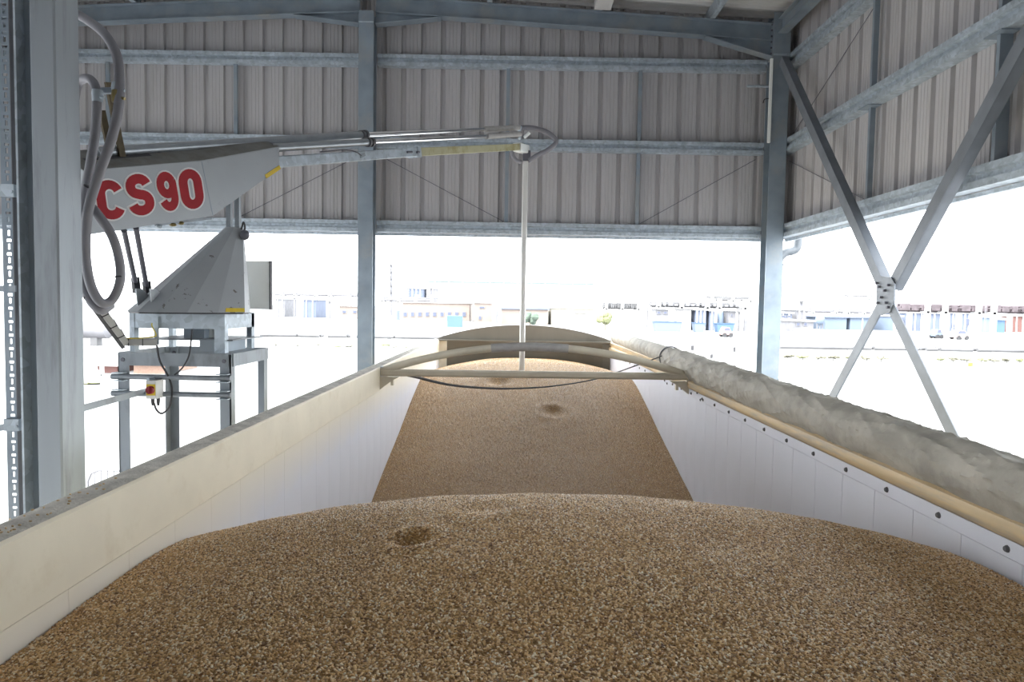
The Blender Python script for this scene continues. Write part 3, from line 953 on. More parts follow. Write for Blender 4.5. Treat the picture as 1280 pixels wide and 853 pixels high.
# oblique faceted cone under the boom
bc = Vector((-1.715, 3.63, 0))
half = [(-.335, .03), (-.30, .12), (-.19, .20), (-.05, .255), (.10, .285), (.20, .225), (.235, .05), (.18, -.16), (.05, -.22), (-.12, -.22), (-.27, -.13)]
topc = BP(*(SZ(293, 285, 0)[0], 0, 0)); ztp = P(293, 285, topc.y).z
zbs = zt + .008
cone = MB()
nb = len(half)
vs = [bc + hv * a + nv * b_ + Vector((0, 0, zbs)) for a, b_ in half]
vs += [Vector((topc.x, topc.y, ztp)) + hv * (a * .16) + nv * (b_ * .16) for a, b_ in half]
cone.add(vs, [(i, (i + 1) % nb, (i + 1) % nb + nb, i + nb) for i in range(nb)] + [tuple(range(nb))[::-1], tuple(range(nb, 2 * nb))])
cn = cone.build('cone_cover', CONE, sm_)
MB().extrude([bc + hv * a * .97 + nv * b_ * .97 + Vector((0, 0, zt + .001)) for a, b_ in half], (0, 0, .007)).build('base_gasket', BLACK, sm_)


def on_cone(i, t0, t1, z0, z1, out=.002):
    """patch on facet i between fractions t and heights"""
    A, B, Cq, D = vs[i], vs[i + 1], vs[i + 1 + nb], vs[i + nb]
    H = A.z; T = D.z
    def pt(t, z):
        f = (z - H) / (T - H)
        return (A.lerp(B, t)).lerp(D.lerp(Cq, t), f)
    nrm = (B - A).cross(D - A).normalized()
    if nrm.dot(C0 - A) < 0:
        nrm = -nrm
    pl = [pt(t0, z0), pt(t1, z0), pt(t1, z1), pt(t0, z1)]
    return MB().extrude([p + nrm * .0005 for p in pl], nrm * out)


on_cone(3, .25, .98, zbs + .004, zbs + .024).build('warning_sticker', YELL, cn)
# mast posts under the boom
for dx in (-.028, .020):
    q = topc + nv * dx * 1.0 + hv * dx * .3
    MB().bar((q.x, q.y, ztp - .02), (q.x, q.y, ztp + .26), .024, .03, (0, 1, 0)).build('mast_post', GALVC, sm_)
q = topc + nv * .05
MB().tube(smoothpath([(q.x, q.y, ztp - .01), (q.x + .012, q.y, ztp + .03), (q.x + .02, q.y, ztp), (q.x + .012, q.y, ztp - .03)], 5), .005, 6).build('earth_wire', BLACK, sm_)
MB().blob(P(306, 294, 3.75), .026, .026, .028, 3, 12, 8, .0).build('knob', STEELDK, sm_, True)
# control enclosure behind the cone
ex0, ex1 = P(300, 326, 4.0), P(338.5, 387, 4.0)
eb = MB().box((ex0.x, 4.0, ex1.z), (ex1.x - .008, 4.03, ex0.z)).build('control_enclosure', BOXG, sm_, label='pale grey control enclosure behind the cone')
MB().box((ex1.x - .008, 3.998, ex1.z - .003), (ex1.x, 4.032, ex0.z + .003)).build('enclosure_edge', SEALD, eb)
# boom housing: upright side plates, top and nose
WN = .085
outline = [SZ(108, 294, WN), SZ(266, 270, WN), SZ(349, 211, WN), SZ(349, 183.5, WN), SZ(253, 201, WN), SZ(104, 213.5, WN)]
far = [SZ(108, 294, WN), SZ(266, 270, WN), SZ(349, 211, WN), SZ(349, 181, -WN), SZ(253, 188, -WN), SZ(104, 197.5, -WN)]
far = [(n_[0], f_[1]) for n_, f_ in zip(outline, far)]
hm = MB()
n6 = len(outline)
hm.add([BP(s, z, WN) for s, z in outline] + [BP(s, z, -WN) for s, z in far], [(i, (i + 1) % n6, (i + 1) % n6 + n6, i + n6) for i in range(n6)] + [tuple(range(n6)), tuple(range(n6, 2 * n6))[::-1]])
hb = hm.build('boom_housing', MACH, sm_, label='grey tapered boom housing')
def lid(s_, f):
    """point on the lid, f = 0 at the near edge, 1 at the far edge"""
    def zz(o, x):
        pts = sorted([o[3], o[4], o[5]])
        return float(np.interp(x, [p[0] for p in pts], [p[1] for p in pts]))
    return BP(s_, zz(outline, s_) * (1 - f) + zz(far, s_) * f + .0015, WN - 2 * WN * f)


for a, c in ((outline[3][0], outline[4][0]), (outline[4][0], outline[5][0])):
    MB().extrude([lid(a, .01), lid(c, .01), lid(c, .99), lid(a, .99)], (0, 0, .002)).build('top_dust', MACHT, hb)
sa, sb = outline[5][0] + .06, SZ(203, 204, WN)[0]
MB().extrude([lid(sa, .42) + Vector((0, 0, .003)), lid(sb, .42) + Vector((0, 0, .003)), lid(sb, .54) + Vector((0, 0, .003)), lid(sa, .54) + Vector((0, 0, .003))], (0, 0, .001)).build('slot', BLACK, hb)
# weld seam, stickers
s0, z0 = SZ(252, 202, WN); s1, z1 = SZ(266, 269, WN)
MB().bar(BP(s0, z0, WN), BP(s1, z1, WN), .003, .003).build('seam', GALVD, hb)
sa_, sb_ = SP(332, 221, WN + .001), SP(350, 209, WN + .001)
MB().bar(sa_, sb_, .003, .022, (0, 0, 1)).build('warning_sticker', YELL, hb)


# lettering, drawn as flat strokes on the housing: stroke centre lines in units of the letter height
def arcp(cx, cy, rx, ry, a0, a1, n=14):
    return [(cx + rx * math.cos(R(a0 + (a1 - a0) * i / n)), cy + ry * math.sin(R(a0 + (a1 - a0) * i / n))) for i in range(n + 1)]


GL = {
    'C': [arcp(.33, .66, .235, .235, 20, 180, 12) + arcp(.33, .34, .235, .235, 180, 340, 12)],
    'S': [arcp(.31, .715, .205, .175, 12, 180, 10) + arcp(.31, .69, .205, .17, 180, 255, 6) + [(.33, .50)] + arcp(.32, .315, .215, .185, 75, 0, 6) + arcp(.32, .29, .215, .18, 0, -170, 11)],
    '9': [arcp(.30, .665, .195, .225, 0, 360, 22), arcp(.30, .70, .195, .19, 20, 0, 3) + [(.495, .50)] + arcp(.30, .34, .195, .23, 0, -160, 12)],
    '0': [arcp(.30, .66, .195, .23, 0, 180, 12) + arcp(.30, .34, .195, .23, 180, 360, 12) + [(.495, .66)]],
}


def ribbon(mb, pts, hwid, fn, closed=False):
    n = len(pts)
    L1 = []; R1 = []
    for i, p in enumerate(pts):
        if closed:
            a = pts[(i - 1) % (n - 1)]; b_ = pts[(i + 1) % (n - 1)]
        else:
            a = pts[max(i - 1, 0)]; b_ = pts[min(i + 1, n - 1)]
        dx, dy = b_[0] - a[0], b_[1] - a[1]
        l = math.hypot(dx, dy) or 1
        nx_, ny_ = -dy / l, dx / l
        L1.append((p[0] + nx_ * hwid, p[1] + ny_ * hwid)); R1.append((p[0] - nx_ * hwid, p[1] - ny_ * hwid))
    for i in range(n - 1):
        mb.add([fn(*L1[i]), fn(*L1[i + 1]), fn(*R1[i + 1]), fn(*R1[i])], [(0, 1, 2, 3)])


# each letter: lower left, lower right and upper left corner on the photo's housing
LET = [('C', (125, 275), (155, 273), (118, 226)), ('S', (163, 271), (193, 267), (155, 219)), ('9', (202, 265), (225, 262), (193, 216)), ('0', (229, 263), (256, 259), (221, 213))]
for ch, bl, brp, tl in LET:
    Bl, Br, Tl = (SP(p[0], p[1], WN) for p in (bl, brp, tl))
    for layer, (hw, off, mt, nm) in enumerate(((.160, .0012, WHITE, 'letter_outline'), (.119, .0024, RED, 'letter'))):
        mb = MB()
        wd = .62 if ch in 'CS' else .60
        ext = .05

        def fn(u, v):
            return Bl + (Br - Bl) * (u / wd) + (Tl - Bl) * (.0 + v * 1.0) + nv * off
        for sk, st_ in enumerate(GL[ch]):
            off += .0004 * sk
            cl = (ch == '0') or (ch == '9' and len(st_) > 20)
            if not cl and layer == 0:
                a, b_ = st_[0], st_[1]
                l = math.hypot(a[0] - b_[0], a[1] - b_[1]); e0 = (a[0] + (a[0] - b_[0]) / l * ext, a[1] + (a[1] - b_[1]) / l * ext)
                a, b_ = st_[-1], st_[-2]
                l = math.hypot(a[0] - b_[0], a[1] - b_[1]); e1 = (a[0] + (a[0] - b_[0]) / l * ext, a[1] + (a[1] - b_[1]) / l * ext)
                st_ = [e0] + st_ + [e1]
            ribbon(mb, st_, hw, fn, cl)
        o = mb.build(nm, mt, hb)
# fittings under the housing
for x, y, rx in ((199, 283, .016), (216, 281, .018), (226, 279, .016)):
    p = SP(x, y, .04)
    MB().blob(p, rx, rx, .010, x, 10, 6, .2).build('cable_gland', BRASS if x > 205 else GALV, sm_, True)
MB().bar(SP(196, 281, .03), SP(262, 273, .03), .03, .012).build('under_bracket', GALVC, sm_)
# olive bars rising out of the slot
MB().bar(SP(154, 201, 0), SP(135, 103, 0), .012, .030, hv).build('stay_bar', OLIVE, sm_)
MB().bar(SP(141, 205, -.05), SP(127, 138, -.05), .012, .030, hv).build('stay_bar', OLIVE, sm_)
# lift struts
for (xa, ya, xb, yb, w_) in ((155, 288, 169, 352, .03), (170, 285, 183, 357, .07)):
    a = SP(xa, ya, w_)
    b_ = P(xb, yb, a.y + .36)
    sr = MB().tube([a, b_], .0125, 10).build('lift_strut', STEELDK, sm_, True)
    c_ = P(xb + 2, yb + 14, b_.y + .02)
    MB().bar(b_ + Vector((0, 0, .02)), c_, .022, .034, hv).build('clevis', BLACK, sr)
    MB().tube([c_ + Vector((.01, -.02, .006)), c_ + Vector((-.01, .02, .006))], .009, 8).build('pin', GALV, sr)
kx = bc + hv * (-.27)
for w_ in (-.05, .05):
    q = kx + nv * w_
    MB().extrude([Vector((q.x, q.y, zbs)) + hv * .0, Vector((q.x, q.y, zbs)) + hv * .10, Vector((q.x, q.y, zbs + .05)) + hv * .10, Vector((q.x, q.y, zbs + .115)) + hv * .02, Vector((q.x, q.y, zbs + .115)) - hv * .012], nv * .008).build('strut_lug', MACH, sm_)
# telescopic beam and rods
a, b_ = SP(335, 203.5, 0), SP(517.5, 190.5, 0)
MB().bar(a, b_, .09, .068, (0, 0, 1), .006).build('outer_beam', GALV, sm_)
c_ = SP(519, 190, 0); d_ = SP(646, 184, 0)
MB().bar(b_, d_, .07, .066, (0, 0, 1), .004).build('inner_beam', YCREAM, sm_, label='yellowed cream inner beam')
MB().bar(SP(516, 190.6, 0), SP(520, 190.3, 0), .10, .085, (0, 0, 1)).build('beam_collar', GALV, sm_)
for x0, x1 in ((509, 515), (521, 524)):
    MB().tube([SP(x0, 190.5, .05), SP(x1, 190.2, .05)], .008, 8).build('adjusting_bolt', STEELDK, sm_)
MB().bar(SP(450, 196, .046), SP(456, 193, .046), .01, .02).build('cable_clip', GALVD, sm_)
MB().tube(smoothpath([SP(400, 190, .03), SP(430, 187.5, .03), SP(445, 190, .046), SP(452, 195, .05)], 5), .004, 6).build('sensor_cable', SEALD, sm_)
for nm, w_, A, Bp, Cp, Dp in (('upper', -.03, (120, 191), (456, 168.5), (605, 161.8), (648, 159.5)), ('lower', .045, (340, 185), (464, 177.5), (608, 170.5), (650, 167.5))):
    a, b_, c_, d_ = SP(*A, w_), SP(*Bp, w_), SP(*Cp, w_), SP(*Dp, w_)
    ax = (b_ - a).normalized()
    MB().tube([a, b_], .026 if nm == 'upper' else .024, 14).build('rod_tube', TUBE, sm_, True)
    MB().tube([b_ - ax * .05, b_ - ax * .03], .034, 14).build('tube_collar', SEALD, sm_, True)
    MB().tube([b_ - ax * .01, b_ + ax * .012], .034, 14).build('tube_collar', SEALD, sm_, True)
    MB().tube([b_, c_], .018, 12).build('chrome_rod', CHROME, sm_, True)
    MB().tube([c_, d_], .028, 12).build('rod_end', SLEEVE, sm_, True)
# head and probe tube
PX, PY = .115, 7.60
hz = P(655, 187, PY).z
hd = SP(646, 184, 0)
MB().bar(hd, (PX, PY, hz), .09, .09, (0, 0, 1), .008).build('probe_head', BOXG, sm_)
MB().box((PX - .03, PY - .05, hz - .13), (PX + .055, PY + .05, hz - .02)).build('probe_clamp', STEELDK, sm_)
MB().bar((PX, PY, hz - .09), (PX, PY, ZC - .745), .062, .062, (0, 1, 0), .010).build('probe_tube', STAIN, sm_, True, label='stainless probe tube standing in the grain')
MB().tube([(PX - .08, PY - .04, hz + .22), (PX - .05, PY - .04, hz + .21)], .034, 12).build('hose_coupling', GALV, sm_, True)
MB().tube([(PX - .08, PY - .04, hz + .13), (PX - .05, PY - .04, hz + .12)], .030, 12).build('hose_coupling', GALV, sm_, True)
y_ = PY - .04
loop = smoothpath([P(648, 160, y_), P(665, 160, y_), P(683, 165, y_), P(694, 174, y_), P(694, 180, y_), P(684, 188, y_), P(672, 194, y_), P(661, 201, y_)], 6)
MB().tube(loop, .026, 12).build('delivery_hose', HOSE, sm_, True)
loop2 = smoothpath([P(641, 188, y_), P(641, 194, y_), P(645, 200, y_), P(652, 203, y_)], 6)
MB().tube(loop2, .022, 10).build('return_hose', HOSE, sm_, True)
MB().tube([P(655, 172, y_), P(662, 166, y_)], .018, 8).build('lock_handle', BOXG, sm_, True)

# ------------------------------------------------------------------ hoses by the column
def hose(pts, r, label, couplings, ties):
    t = thing('suction_hose', P(*pts[-1]), label, 'hose', 'grey suction hoses by the box column')
    path = smoothpath([P(*p) for p in pts], 8)
    MB().tube(path, r, 14).build('hose_wall', HOSE, t, True)
    for x, y, Y, m_ in couplings:
        c = P(x, y, Y)
        MB().tube([c + Vector((0, 0, .026)), c + Vector((0, 0, .012)), c + Vector((0, 0, -.02))], [r * 1.12, r * 1.22, r * 1.12], 14).build('coupling', m_, t, True)
        MB().tube([c + Vector((r, -.01, -.004)), c + Vector((r * 1.9, -.012, -.008))], .006, 8).build('cam_lever', m_, t)
    for x, y, Y, dx, dz in ties:
        c = P(x, y, Y); ax = Vector((dx, 0, dz)).normalized()
        MB().tube([c - ax * .003, c + ax * .003], r * 1.06, 14).build('cable_tie', BLACK, t)
    return t


HY = 2.80
hose([(90, 14, 2.95), (112, 27, 2.88), (132, 44, HY), (146, 70, HY - .03), (149, 100, HY - .06), (148, 135, HY - .08), (139, 175, HY - .09), (123, 220, HY - .10), (110, 265, HY - .10), (107, 315, HY - .08), (113, 355, HY - .06), (126, 378, HY - .04), (140, 375, HY), (150, 352, HY), (149, 325, HY), (140, 295, HY - .02), (122, 268, HY - .02), (106, 250, HY + .02)], .0185,
     'grey suction hose arching high out from behind the box column and looping under the boom', [(147, 112, HY - .06, GALV), (147, 122, HY - .07, BRASS)], [(150, 346, HY, -.1, 1), (111, 234, HY - .10, .5, 1)])
hose([(92, 130, 2.9), (98, 104, 2.88), (110, 98, HY), (119, 108, HY - .04), (121, 130, HY - .06), (119, 165, HY - .06), (113, 205, HY - .07), (105, 250, HY - .06), (101, 300, HY - .05), (103, 345, HY - .04), (112, 374, HY - .03), (126, 388, HY - .02), (138, 382, HY + .05)], .0175,
     'grey suction hose with a short hump, tied behind the longer one', [(122, 121, HY - .06, GALV)], [(110, 371, HY - .03, 1, -1)])
tag(MB().bar(P(124, 114, 2.80), P(148, 113, 2.78), .02, .022, (0, 0, 1)).build('hose_bracket', GALVD), 'short grey bracket holding the two hoses apart', 'bracket')
# --- cable trunking and loose cables
tk = thing('cable_trunking', P(160, 430, 3.4), 'grey cable trunking sloping down to the sampler stand with black ties', 'trunking')
A, B, Cc = P(96, 345, 3.05), P(157, 428, 3.46), P(196, 428, 3.52)
MB().bar(A, B, .042, .030, (1, 0, 1), .004).build('duct', TRUNK, tk)
MB().bar(A + Vector((-.022, .01, -.022)), B + Vector((-.022, .01, -.022)), .03, .018, (1, 0, 1)).build('tray_angle', SEALD, tk)
MB().bar(B - Vector((.01, 0, 0)), Cc, .04, .034, (0, 0, 1), .004).build('duct', TRUNK, tk)
for t in (.52, .70, .86):
    c = A.lerp(B, t); d = (B - A).normalized()
    MB().bar(c - d * .002, c + d * .002, .048, .036, (1, 0, 1)).build('tie', BLACK, tk)
for t in (.1, .55):
    c = B.lerp(Cc, t); d = (Cc - B).normalized()
    MB().bar(c - d * .0018, c + d * .0018, .044, .038, (0, 0, 1)).build('tie', BLACK, tk)
MB().tube(smoothpath([B + Vector((.01, -.01, .02)), B.lerp(Cc, .6) + Vector((0, -.01, .022)), Cc + Vector((-.005, -.02, .03)), P(195, 418, 3.5), P(190, 408, 3.5), P(190, 404, 3.5)], 5), .0035, 6).build('earth_wire', mat('green_yellow_wire', (.55, .45, .05), .6), tk)


def cable(pts, r, label):
    return tag(MB().tube(smoothpath([P(*p) for p in pts], 7), r, 8).build('black_cable', BLACK, None, True), label, 'cable', 'black cables on the sampler stand')


cable([(196, 432, 3.49), (200, 452, 3.47), (209, 468, 3.47), (214, 480, 3.47), (215, 492, 3.46), (212, 508, 3.45), (203, 517, 3.45), (196, 513, 3.45), (192, 503, 3.45)], .005, 'black cable looping from the stand rail under the isolator switch')
cable([(240, 412, 3.53), (239, 425, 3.52), (236, 445, 3.48), (228, 460, 3.48), (218, 469, 3.47)], .004, 'black cable hanging from the sampler base to the cross pipe')
# isolator
ic = P(195, 487, 3.42)
iso = thing('isolator_switch', (ic.x - .03, 3.45, ic.z - .045), 'white isolator switch with yellow plate and red knob on the cross pipe', 'switch')
bz = ic.z
xA = P(182.5, 487, 3.40).x; xB = P(195, 487, 3.40).x
MB().box((xA, 3.40, bz - .046), (xB, 3.475, bz + .046)).build('box', BOXW, iso)
MB().box((xA + .003, 3.396, bz - .028), (xB - .003, 3.40, bz + .028)).build('yellow_plate', YELL, iso)
cx = (xA + xB) / 2
kb_ = MB().tube([(cx, 3.396, bz), (cx, 3.382, bz)], [.021, .019], 20).build('knob', KNOB, iso, True)
MB().box((cx - .004, 3.374, bz - .018), (cx + .004, 3.384, bz + .018)).build('grip', KNOB, kb_)
for x in (xA + .012, xB - .010):
    MB().tube([(x, 3.44, bz - .046), (x, 3.44, bz - .062), (x, 3.44, bz - .085)], [.009, .009, .006], 10).build('cable_gland', BLACK, iso, True)
MB().tube([(xA + .005, 3.41, bz + .05), (xA + .005, 3.47, bz + .05)], .008, 8).build('mount_bolt', GALV, iso)

#BACKGROUND#
# ------------------------------------------------------------------ the plant beyond the yard
def gy_at(x, Y):
    """photo row of the ground at distance Y"""
    d = 4.15 * FPX / Y
    return 382 + .0166 * (x - 641) + d


def rect(x0, y0, x1, y1, Y, depth, ground=False):
    a, b = P(x0, y0, Y), P(x1, y1, Y)
    return MB().box((a.x, Y, 0 if ground else min(a.z, b.z)), (b.x, Y + depth, max(a.z, b.z)))


def hall(name, x0, x1, ytop, Y, depth, wm, label, gable=0, ribs=0, wins=(), rm=None, doors=()):
    a, b = P(x0, ytop, Y), P(x1, ytop, Y)
    zt = (a.z + b.z) / 2
    t = thing(name, ((a.x + b.x) / 2, Y + depth / 2, 0), label, 'building', 'buildings of the plant beyond the yard')
    w = MB().box((a.x, Y, 0), (b.x, Y + depth, zt)).build('wall', wm, t)
    g = (b.x - a.x) * gable
    MB().extrude([(a.x - .3, Y - .4, zt), (b.x + .3, Y - .4, zt), (b.x + .3, Y - .4, zt + .25), ((a.x + b.x) / 2, Y - .4, zt + .3 + g), (a.x - .3, Y - .4, zt + .25)], (0, depth + .8, 0)).build('roof', rm or F_WHITE, t)
    for i in range(ribs):
        x = a.x + (b.x - a.x) * (i + .5) / ribs
        MB().box((x - .12, Y - .15, 0), (x + .12, Y, zt)).build('pilaster', F_WHITE, w)
    for (u0_, v0_, u1_, v1_) in wins:
        p, q = P(u0_, v0_, Y), P(u1_, v1_, Y)
        f = MB().box((p.x, Y - .12, max(q.z, .05)), (q.x, Y + .05, p.z)).build('window', F_LGREY, t)
        MB().box((p.x + .15, Y - .16, max(q.z, .05) + .12), (q.x - .15, Y - .10, p.z - .12)).build('pane', F_WIN, f)
    for (u0_, v0_, u1_, v1_) in doors:
        p, q = P(u0_, v0_, Y), P(u1_, v1_, Y)
        MB().box((p.x, Y - .12, 0), (q.x, Y + .05, p.z)).build('door', F_BLUEG, t)
    return t


def rack(x0, x1, y_deck, y_low, Y, posts, pm_, label, npipes=5, depth=6, pw=.45, dash=None, deckm=None):
    """elevated pipe rack: portals, beams and pipes"""
    a, b = P(x0, y_deck, Y), P(x1, y_deck, Y)
    zl = (P(x0, y_low, Y).z + P(x1, y_low, Y).z) / 2
    zu = (a.z + b.z) / 2
    t = thing('pipe_rack', ((a.x + b.x) / 2, Y + depth / 2, 0), label, 'pipe rack', 'pipe racks of the plant')
    for px_ in posts:
        x = P(px_, y_deck, Y).x
        for yy_ in (Y - pw, Y + depth):
            MB().box((x - pw, yy_, 0), (x + pw, yy_ + pw, zu + .8)).build('post', F_WHITE, t)
        MB().box((x - pw * .6, Y - pw, zl - .5), (x + pw * .6, Y + depth + pw, zl - .1)).build('cross_beam', F_WHITE, t)
    for i in range(npipes):
        f = (i + .5) / npipes
        z = zl + (zu - zl) * (.5 + .5 * math.sin(i * 2.4))
        r = .12 + .12 * ((i * 37) % 5) / 4 * 1.6
        MB().tube([(a.x, Y + depth * f, z), (b.x, Y + depth * f, z)], r, 8).build('pipe', pm_, t, True)
    if deckm:
        n = 16
        for i in range(n):
            xa = a.x + (b.x - a.x) * i / n; xb = a.x + (b.x - a.x) * (i + .86 - .3 * ((i * 7) % 3) / 2) / n
            MB().box((xa, Y + .2, zl), (xb, Y + depth * .6, zu - .25 * ((i * 5) % 3) / 2)).build('tray', deckm, t)
    return t


def vessel(name, x, y0, y1, Y, wpx, m, label, plats=0, cat='tower', group='towers of the plant'):
    a = P(x, y0, Y)
    r = wpx / 2 * Y / FPX
    zt = a.z
    z0 = 0 if y1 is None else P(x, y1, Y).z
    t = thing(name, (a.x, Y, 0), label, cat, group)
    MB().tube([(a.x, Y, 0), (a.x, Y, zt - r), (a.x, Y, zt - r * .3), (a.x, Y, zt)], [r, r, r * .8, r * .2], 12).build('shell', m, t, True)
    for i in range(plats):
        z = zt - r - (zt - max(z0, 6)) * i / max(1, plats)
        MB().box((a.x - r * 1.9, Y - r * 1.9, z - .12), (a.x + r * 1.5, Y + r * 1.9, z)).build('platform', F_GREY, t)
        for s in (-1.9, 0, 1.5):
            MB().box((a.x + r * s - .06, Y - r * 1.9, z), (a.x + r * s + .06, Y - r * 1.9 + .1, z + 1.1)).build('handrail_post', F_DARK, t)
    return t


def pipeline(x0, y0, x1, y1, Y, r, m, label, gaps=()):
    a, b = P(x0, y0, Y), P(x1, y1, Y)
    z = (a.z + b.z) / 2
    t = thing('pipeline', ((a.x + b.x) / 2, Y, 0), label, 'pipeline', 'low pipelines across the yard')
    segs = []
    prev = a.x
    for g in gaps:
        g0 = P(g[0], y0, Y).x; g1 = P(g[1], y0, Y).x
        segs.append((prev, g0)); prev = g1
    segs.append((prev, b.x))
    for q0, q1 in segs:
        for k, (dz, dy) in enumerate(((0, 0), (.05, .8), (-.05, 1.6))):
            MB().tube([(q0, Y + dy, z + dz), (q1, Y + dy, z + dz)], r, 8).build('pipe', m, t, True)
    n = max(2, int((b.x - a.x) / 6))
    for i in range(n + 1):
        x = a.x + (b.x - a.x) * i / n
        MB().box((x - .15, Y - .3, 0), (x + .15, Y + 1.9, max(.1, z - r))).build('sleeper', F_WHITE, t)
    return t


def bush(name, x, y0, y1, Y, wpx, m, label, trunk=True, cat='tree', group=None, n=9):
    p0, p1 = P(x, y0, Y), P(x, y1, Y)
    zt = p0.z
    w = wpx * Y / FPX
    t = thing(name, (p0.x, Y, 0), label, cat, group)
    mb = MB()
    zb = max(.15, zt * (.25 if trunk else .0))
    rnd = random.Random(int(x * 13 + Y))
    for i in range(n):
        c = (p0.x + rnd.uniform(-.35, .35) * w, Y + rnd.uniform(-.3, .3) * w, zb + (zt - zb) * rnd.uniform(.25, .78))
        r_ = w * rnd.uniform(.18, .30)
        mb.blob(c, r_, r_, min(r_, (zt - zb) * .4), i + x, 9, 6, .5)
    mb.build('foliage', m, t, True)
    MB().tube([(p0.x, Y, 0), (p0.x, Y, zb + (zt - zb) * .5)], max(.03, w * .04), 6).build('stem', F_OLIVE, t)
    return t


def board(x, y, Y, wpx, hpx, m, label, name='sign_board', cat='sign', group=None, n=1, pm_=None):
    c = P(x, y, Y)
    w, h = wpx * Y / FPX / 2, hpx * Y / FPX / 2
    t = thing(name, (c.x, Y, 0), label, cat, group)
    for i in range(n):
        z = c.z - i * h * 2.9
        MB().box((c.x - w, Y - .04, z - h), (c.x + w, Y + .04, z + h)).build('board', m, t)
    MB().box((c.x - .05, Y + .04, 0), (c.x + .05, Y + .14, c.z + h)).build('post', pm_ or F_WHITE, t)
    return t


def car(x, y, Y, wpx, m, label):
    c = P(x, y, Y)
    w = wpx * Y / FPX / 2
    t = thing('parked_car', (c.x, Y, 0), label, 'car')
    MB().extrude([(c.x - w, Y, .35), (c.x + w, Y, .35), (c.x + w, Y, .8), (c.x + w * .55, Y, .95), (c.x + w * .3, Y, 1.45), (c.x - w * .6, Y, 1.45), (c.x - w * .9, Y, .9), (c.x - w, Y, .85)], (0, 1.8, 0)).build('body', m, t)
    MB().extrude([(c.x + w * .48, Y - .02, .97), (c.x + w * .26, Y - .02, 1.38), (c.x - w * .55, Y - .02, 1.38), (c.x - w * .78, Y - .02, .97)], (0, .02, 0)).build('side_window', F_WIN, t)
    for s in (-.6, .6):
        for yy_ in (-.02, 1.6):
            MB().tube([(c.x + w * s, Y + yy_, .33), (c.x + w * s, Y + yy_ + .22, .33)], .33, 14).build('wheel', F_DARK, t)
    return t


# --- far right: halls behind the pipe rack
hall('blue_hall', 1132, 1180, 392, 150, 12, F_BLUEG, 'blue-grey hall behind the mauve pipe rack, left of the posted one', 0, 6)
hall('blue_hall', 1184, 1219, 392, 150, 12, F_BLUEG, 'blue-grey hall with white pilasters behind the mauve pipe rack', 0, 7, wins=((1190, 405, 1196, 410), (1206, 398, 1212, 408)))
hall('blue_shed', 1225, 1239.5, 397, 149, 4, F_BLUE, 'small sky blue gabled shed behind the pipe rack', .12)
hall('blue_shed', 1245.5, 1256.5, 400, 149, 3.5, F_BLUE2, 'small deep blue gabled shed next to the brick hall', .12)
hall('brick_hall', 1259, 1330, 396, 153, 14, F_BRICK, 'dull red hall with white pilasters at the end of the rack', 0, 9)
hall('blue_hall', 1032, 1058.5, 397.5, 150, 12, F_BLUE, 'low sky blue hall beside the round blue tank', 0, 0, rm=F_BLUEG)
hall('blue_hall', 1063, 1093, 398, 150, 12, F_BLUE, 'low sky blue hall divided by one white mullion, behind the cross brace', 0, 1, rm=F_BLUEG)
hall('blue_hall', 1116, 1127, 396, 147, 9, F_BLUE, 'pale blue hall half hidden by the cross brace', 0, 3)
rack(1128, 1330, 382, 389.5, 120, (1159, 1181, 1223, 1242, 1290), F_MAUVE, 'long pipe rack with mauve pipe bundles in front of the blue halls', 7, 5, .42, deckm=F_MAUVE)
t = thing('round_tank', P(1025, 409, 145) * 1, 'pale blue round tank on legs beside the low blue hall', 'tank')
c = P(1025, 400, 145); r_ = 5.6 * 145 / FPX
MB().blob(c, r_, r_, r_ * 1.2, 0, 16, 10, 0).build('shell', F_BLUE, t, True)
for s in (-.6, 0, .6):
    MB().tube([(c.x + s * r_, c.y, 0), (c.x + s * r_, c.y, c.z)], .12, 6).build('leg', F_LGREY, t)
hall('service_block', 975, 990, 392, 150, 10, F_BLUEG, 'small lavender service block next to the downpipe', 0, 2, wins=((977, 394, 982, 398), (984, 394, 988, 398)))
hall('service_block', 996, 1008, 388, 152, 10, F_LGREY, 'small grey service block between the lavender one and the round tank', 0, 2)
vessel('process_column', 1002, 375, None, 160, 4, F_LGREY, 'short grey process column above the grey service block', 2)
hall('switch_house', 994, 1017, 402, 130, 8, F_LGREY, 'low grey switch house with windows before the round tank', 0, 0, wins=((995, 403, 1000, 408), (1004, 403, 1009, 408)))
rack(974, 1095, 386, 390, 167, (992, 1016, 1045, 1060, 1080), F_LGREY, 'light grey pipe rack above the low blue halls', 4, 4, .3)
rack(1060, 1095, 369, 373, 200, (1064, 1086), F_GREY, 'short high pipe bridge left of the brace plate', 2, 3, .3)
# power line and masts
def wire(x0, y0, x1, y1, Y, label, r=.05):
    t = thing('overhead_line', P(x0, y0, Y), label, 'power line')
    a, b = P(x0, y0, Y), P(x1, y1, Y)
    MB().tube([a, a.lerp(b, .5) - Vector((0, 0, .3)), b], r, 5).build('wire', F_LGREY, t)
    for p in (a, b):
        MB().tube([(p.x, p.y, 0), (p.x, p.y, p.z + .6)], .14, 6).build('pole', F_WHITE, t)
    return t


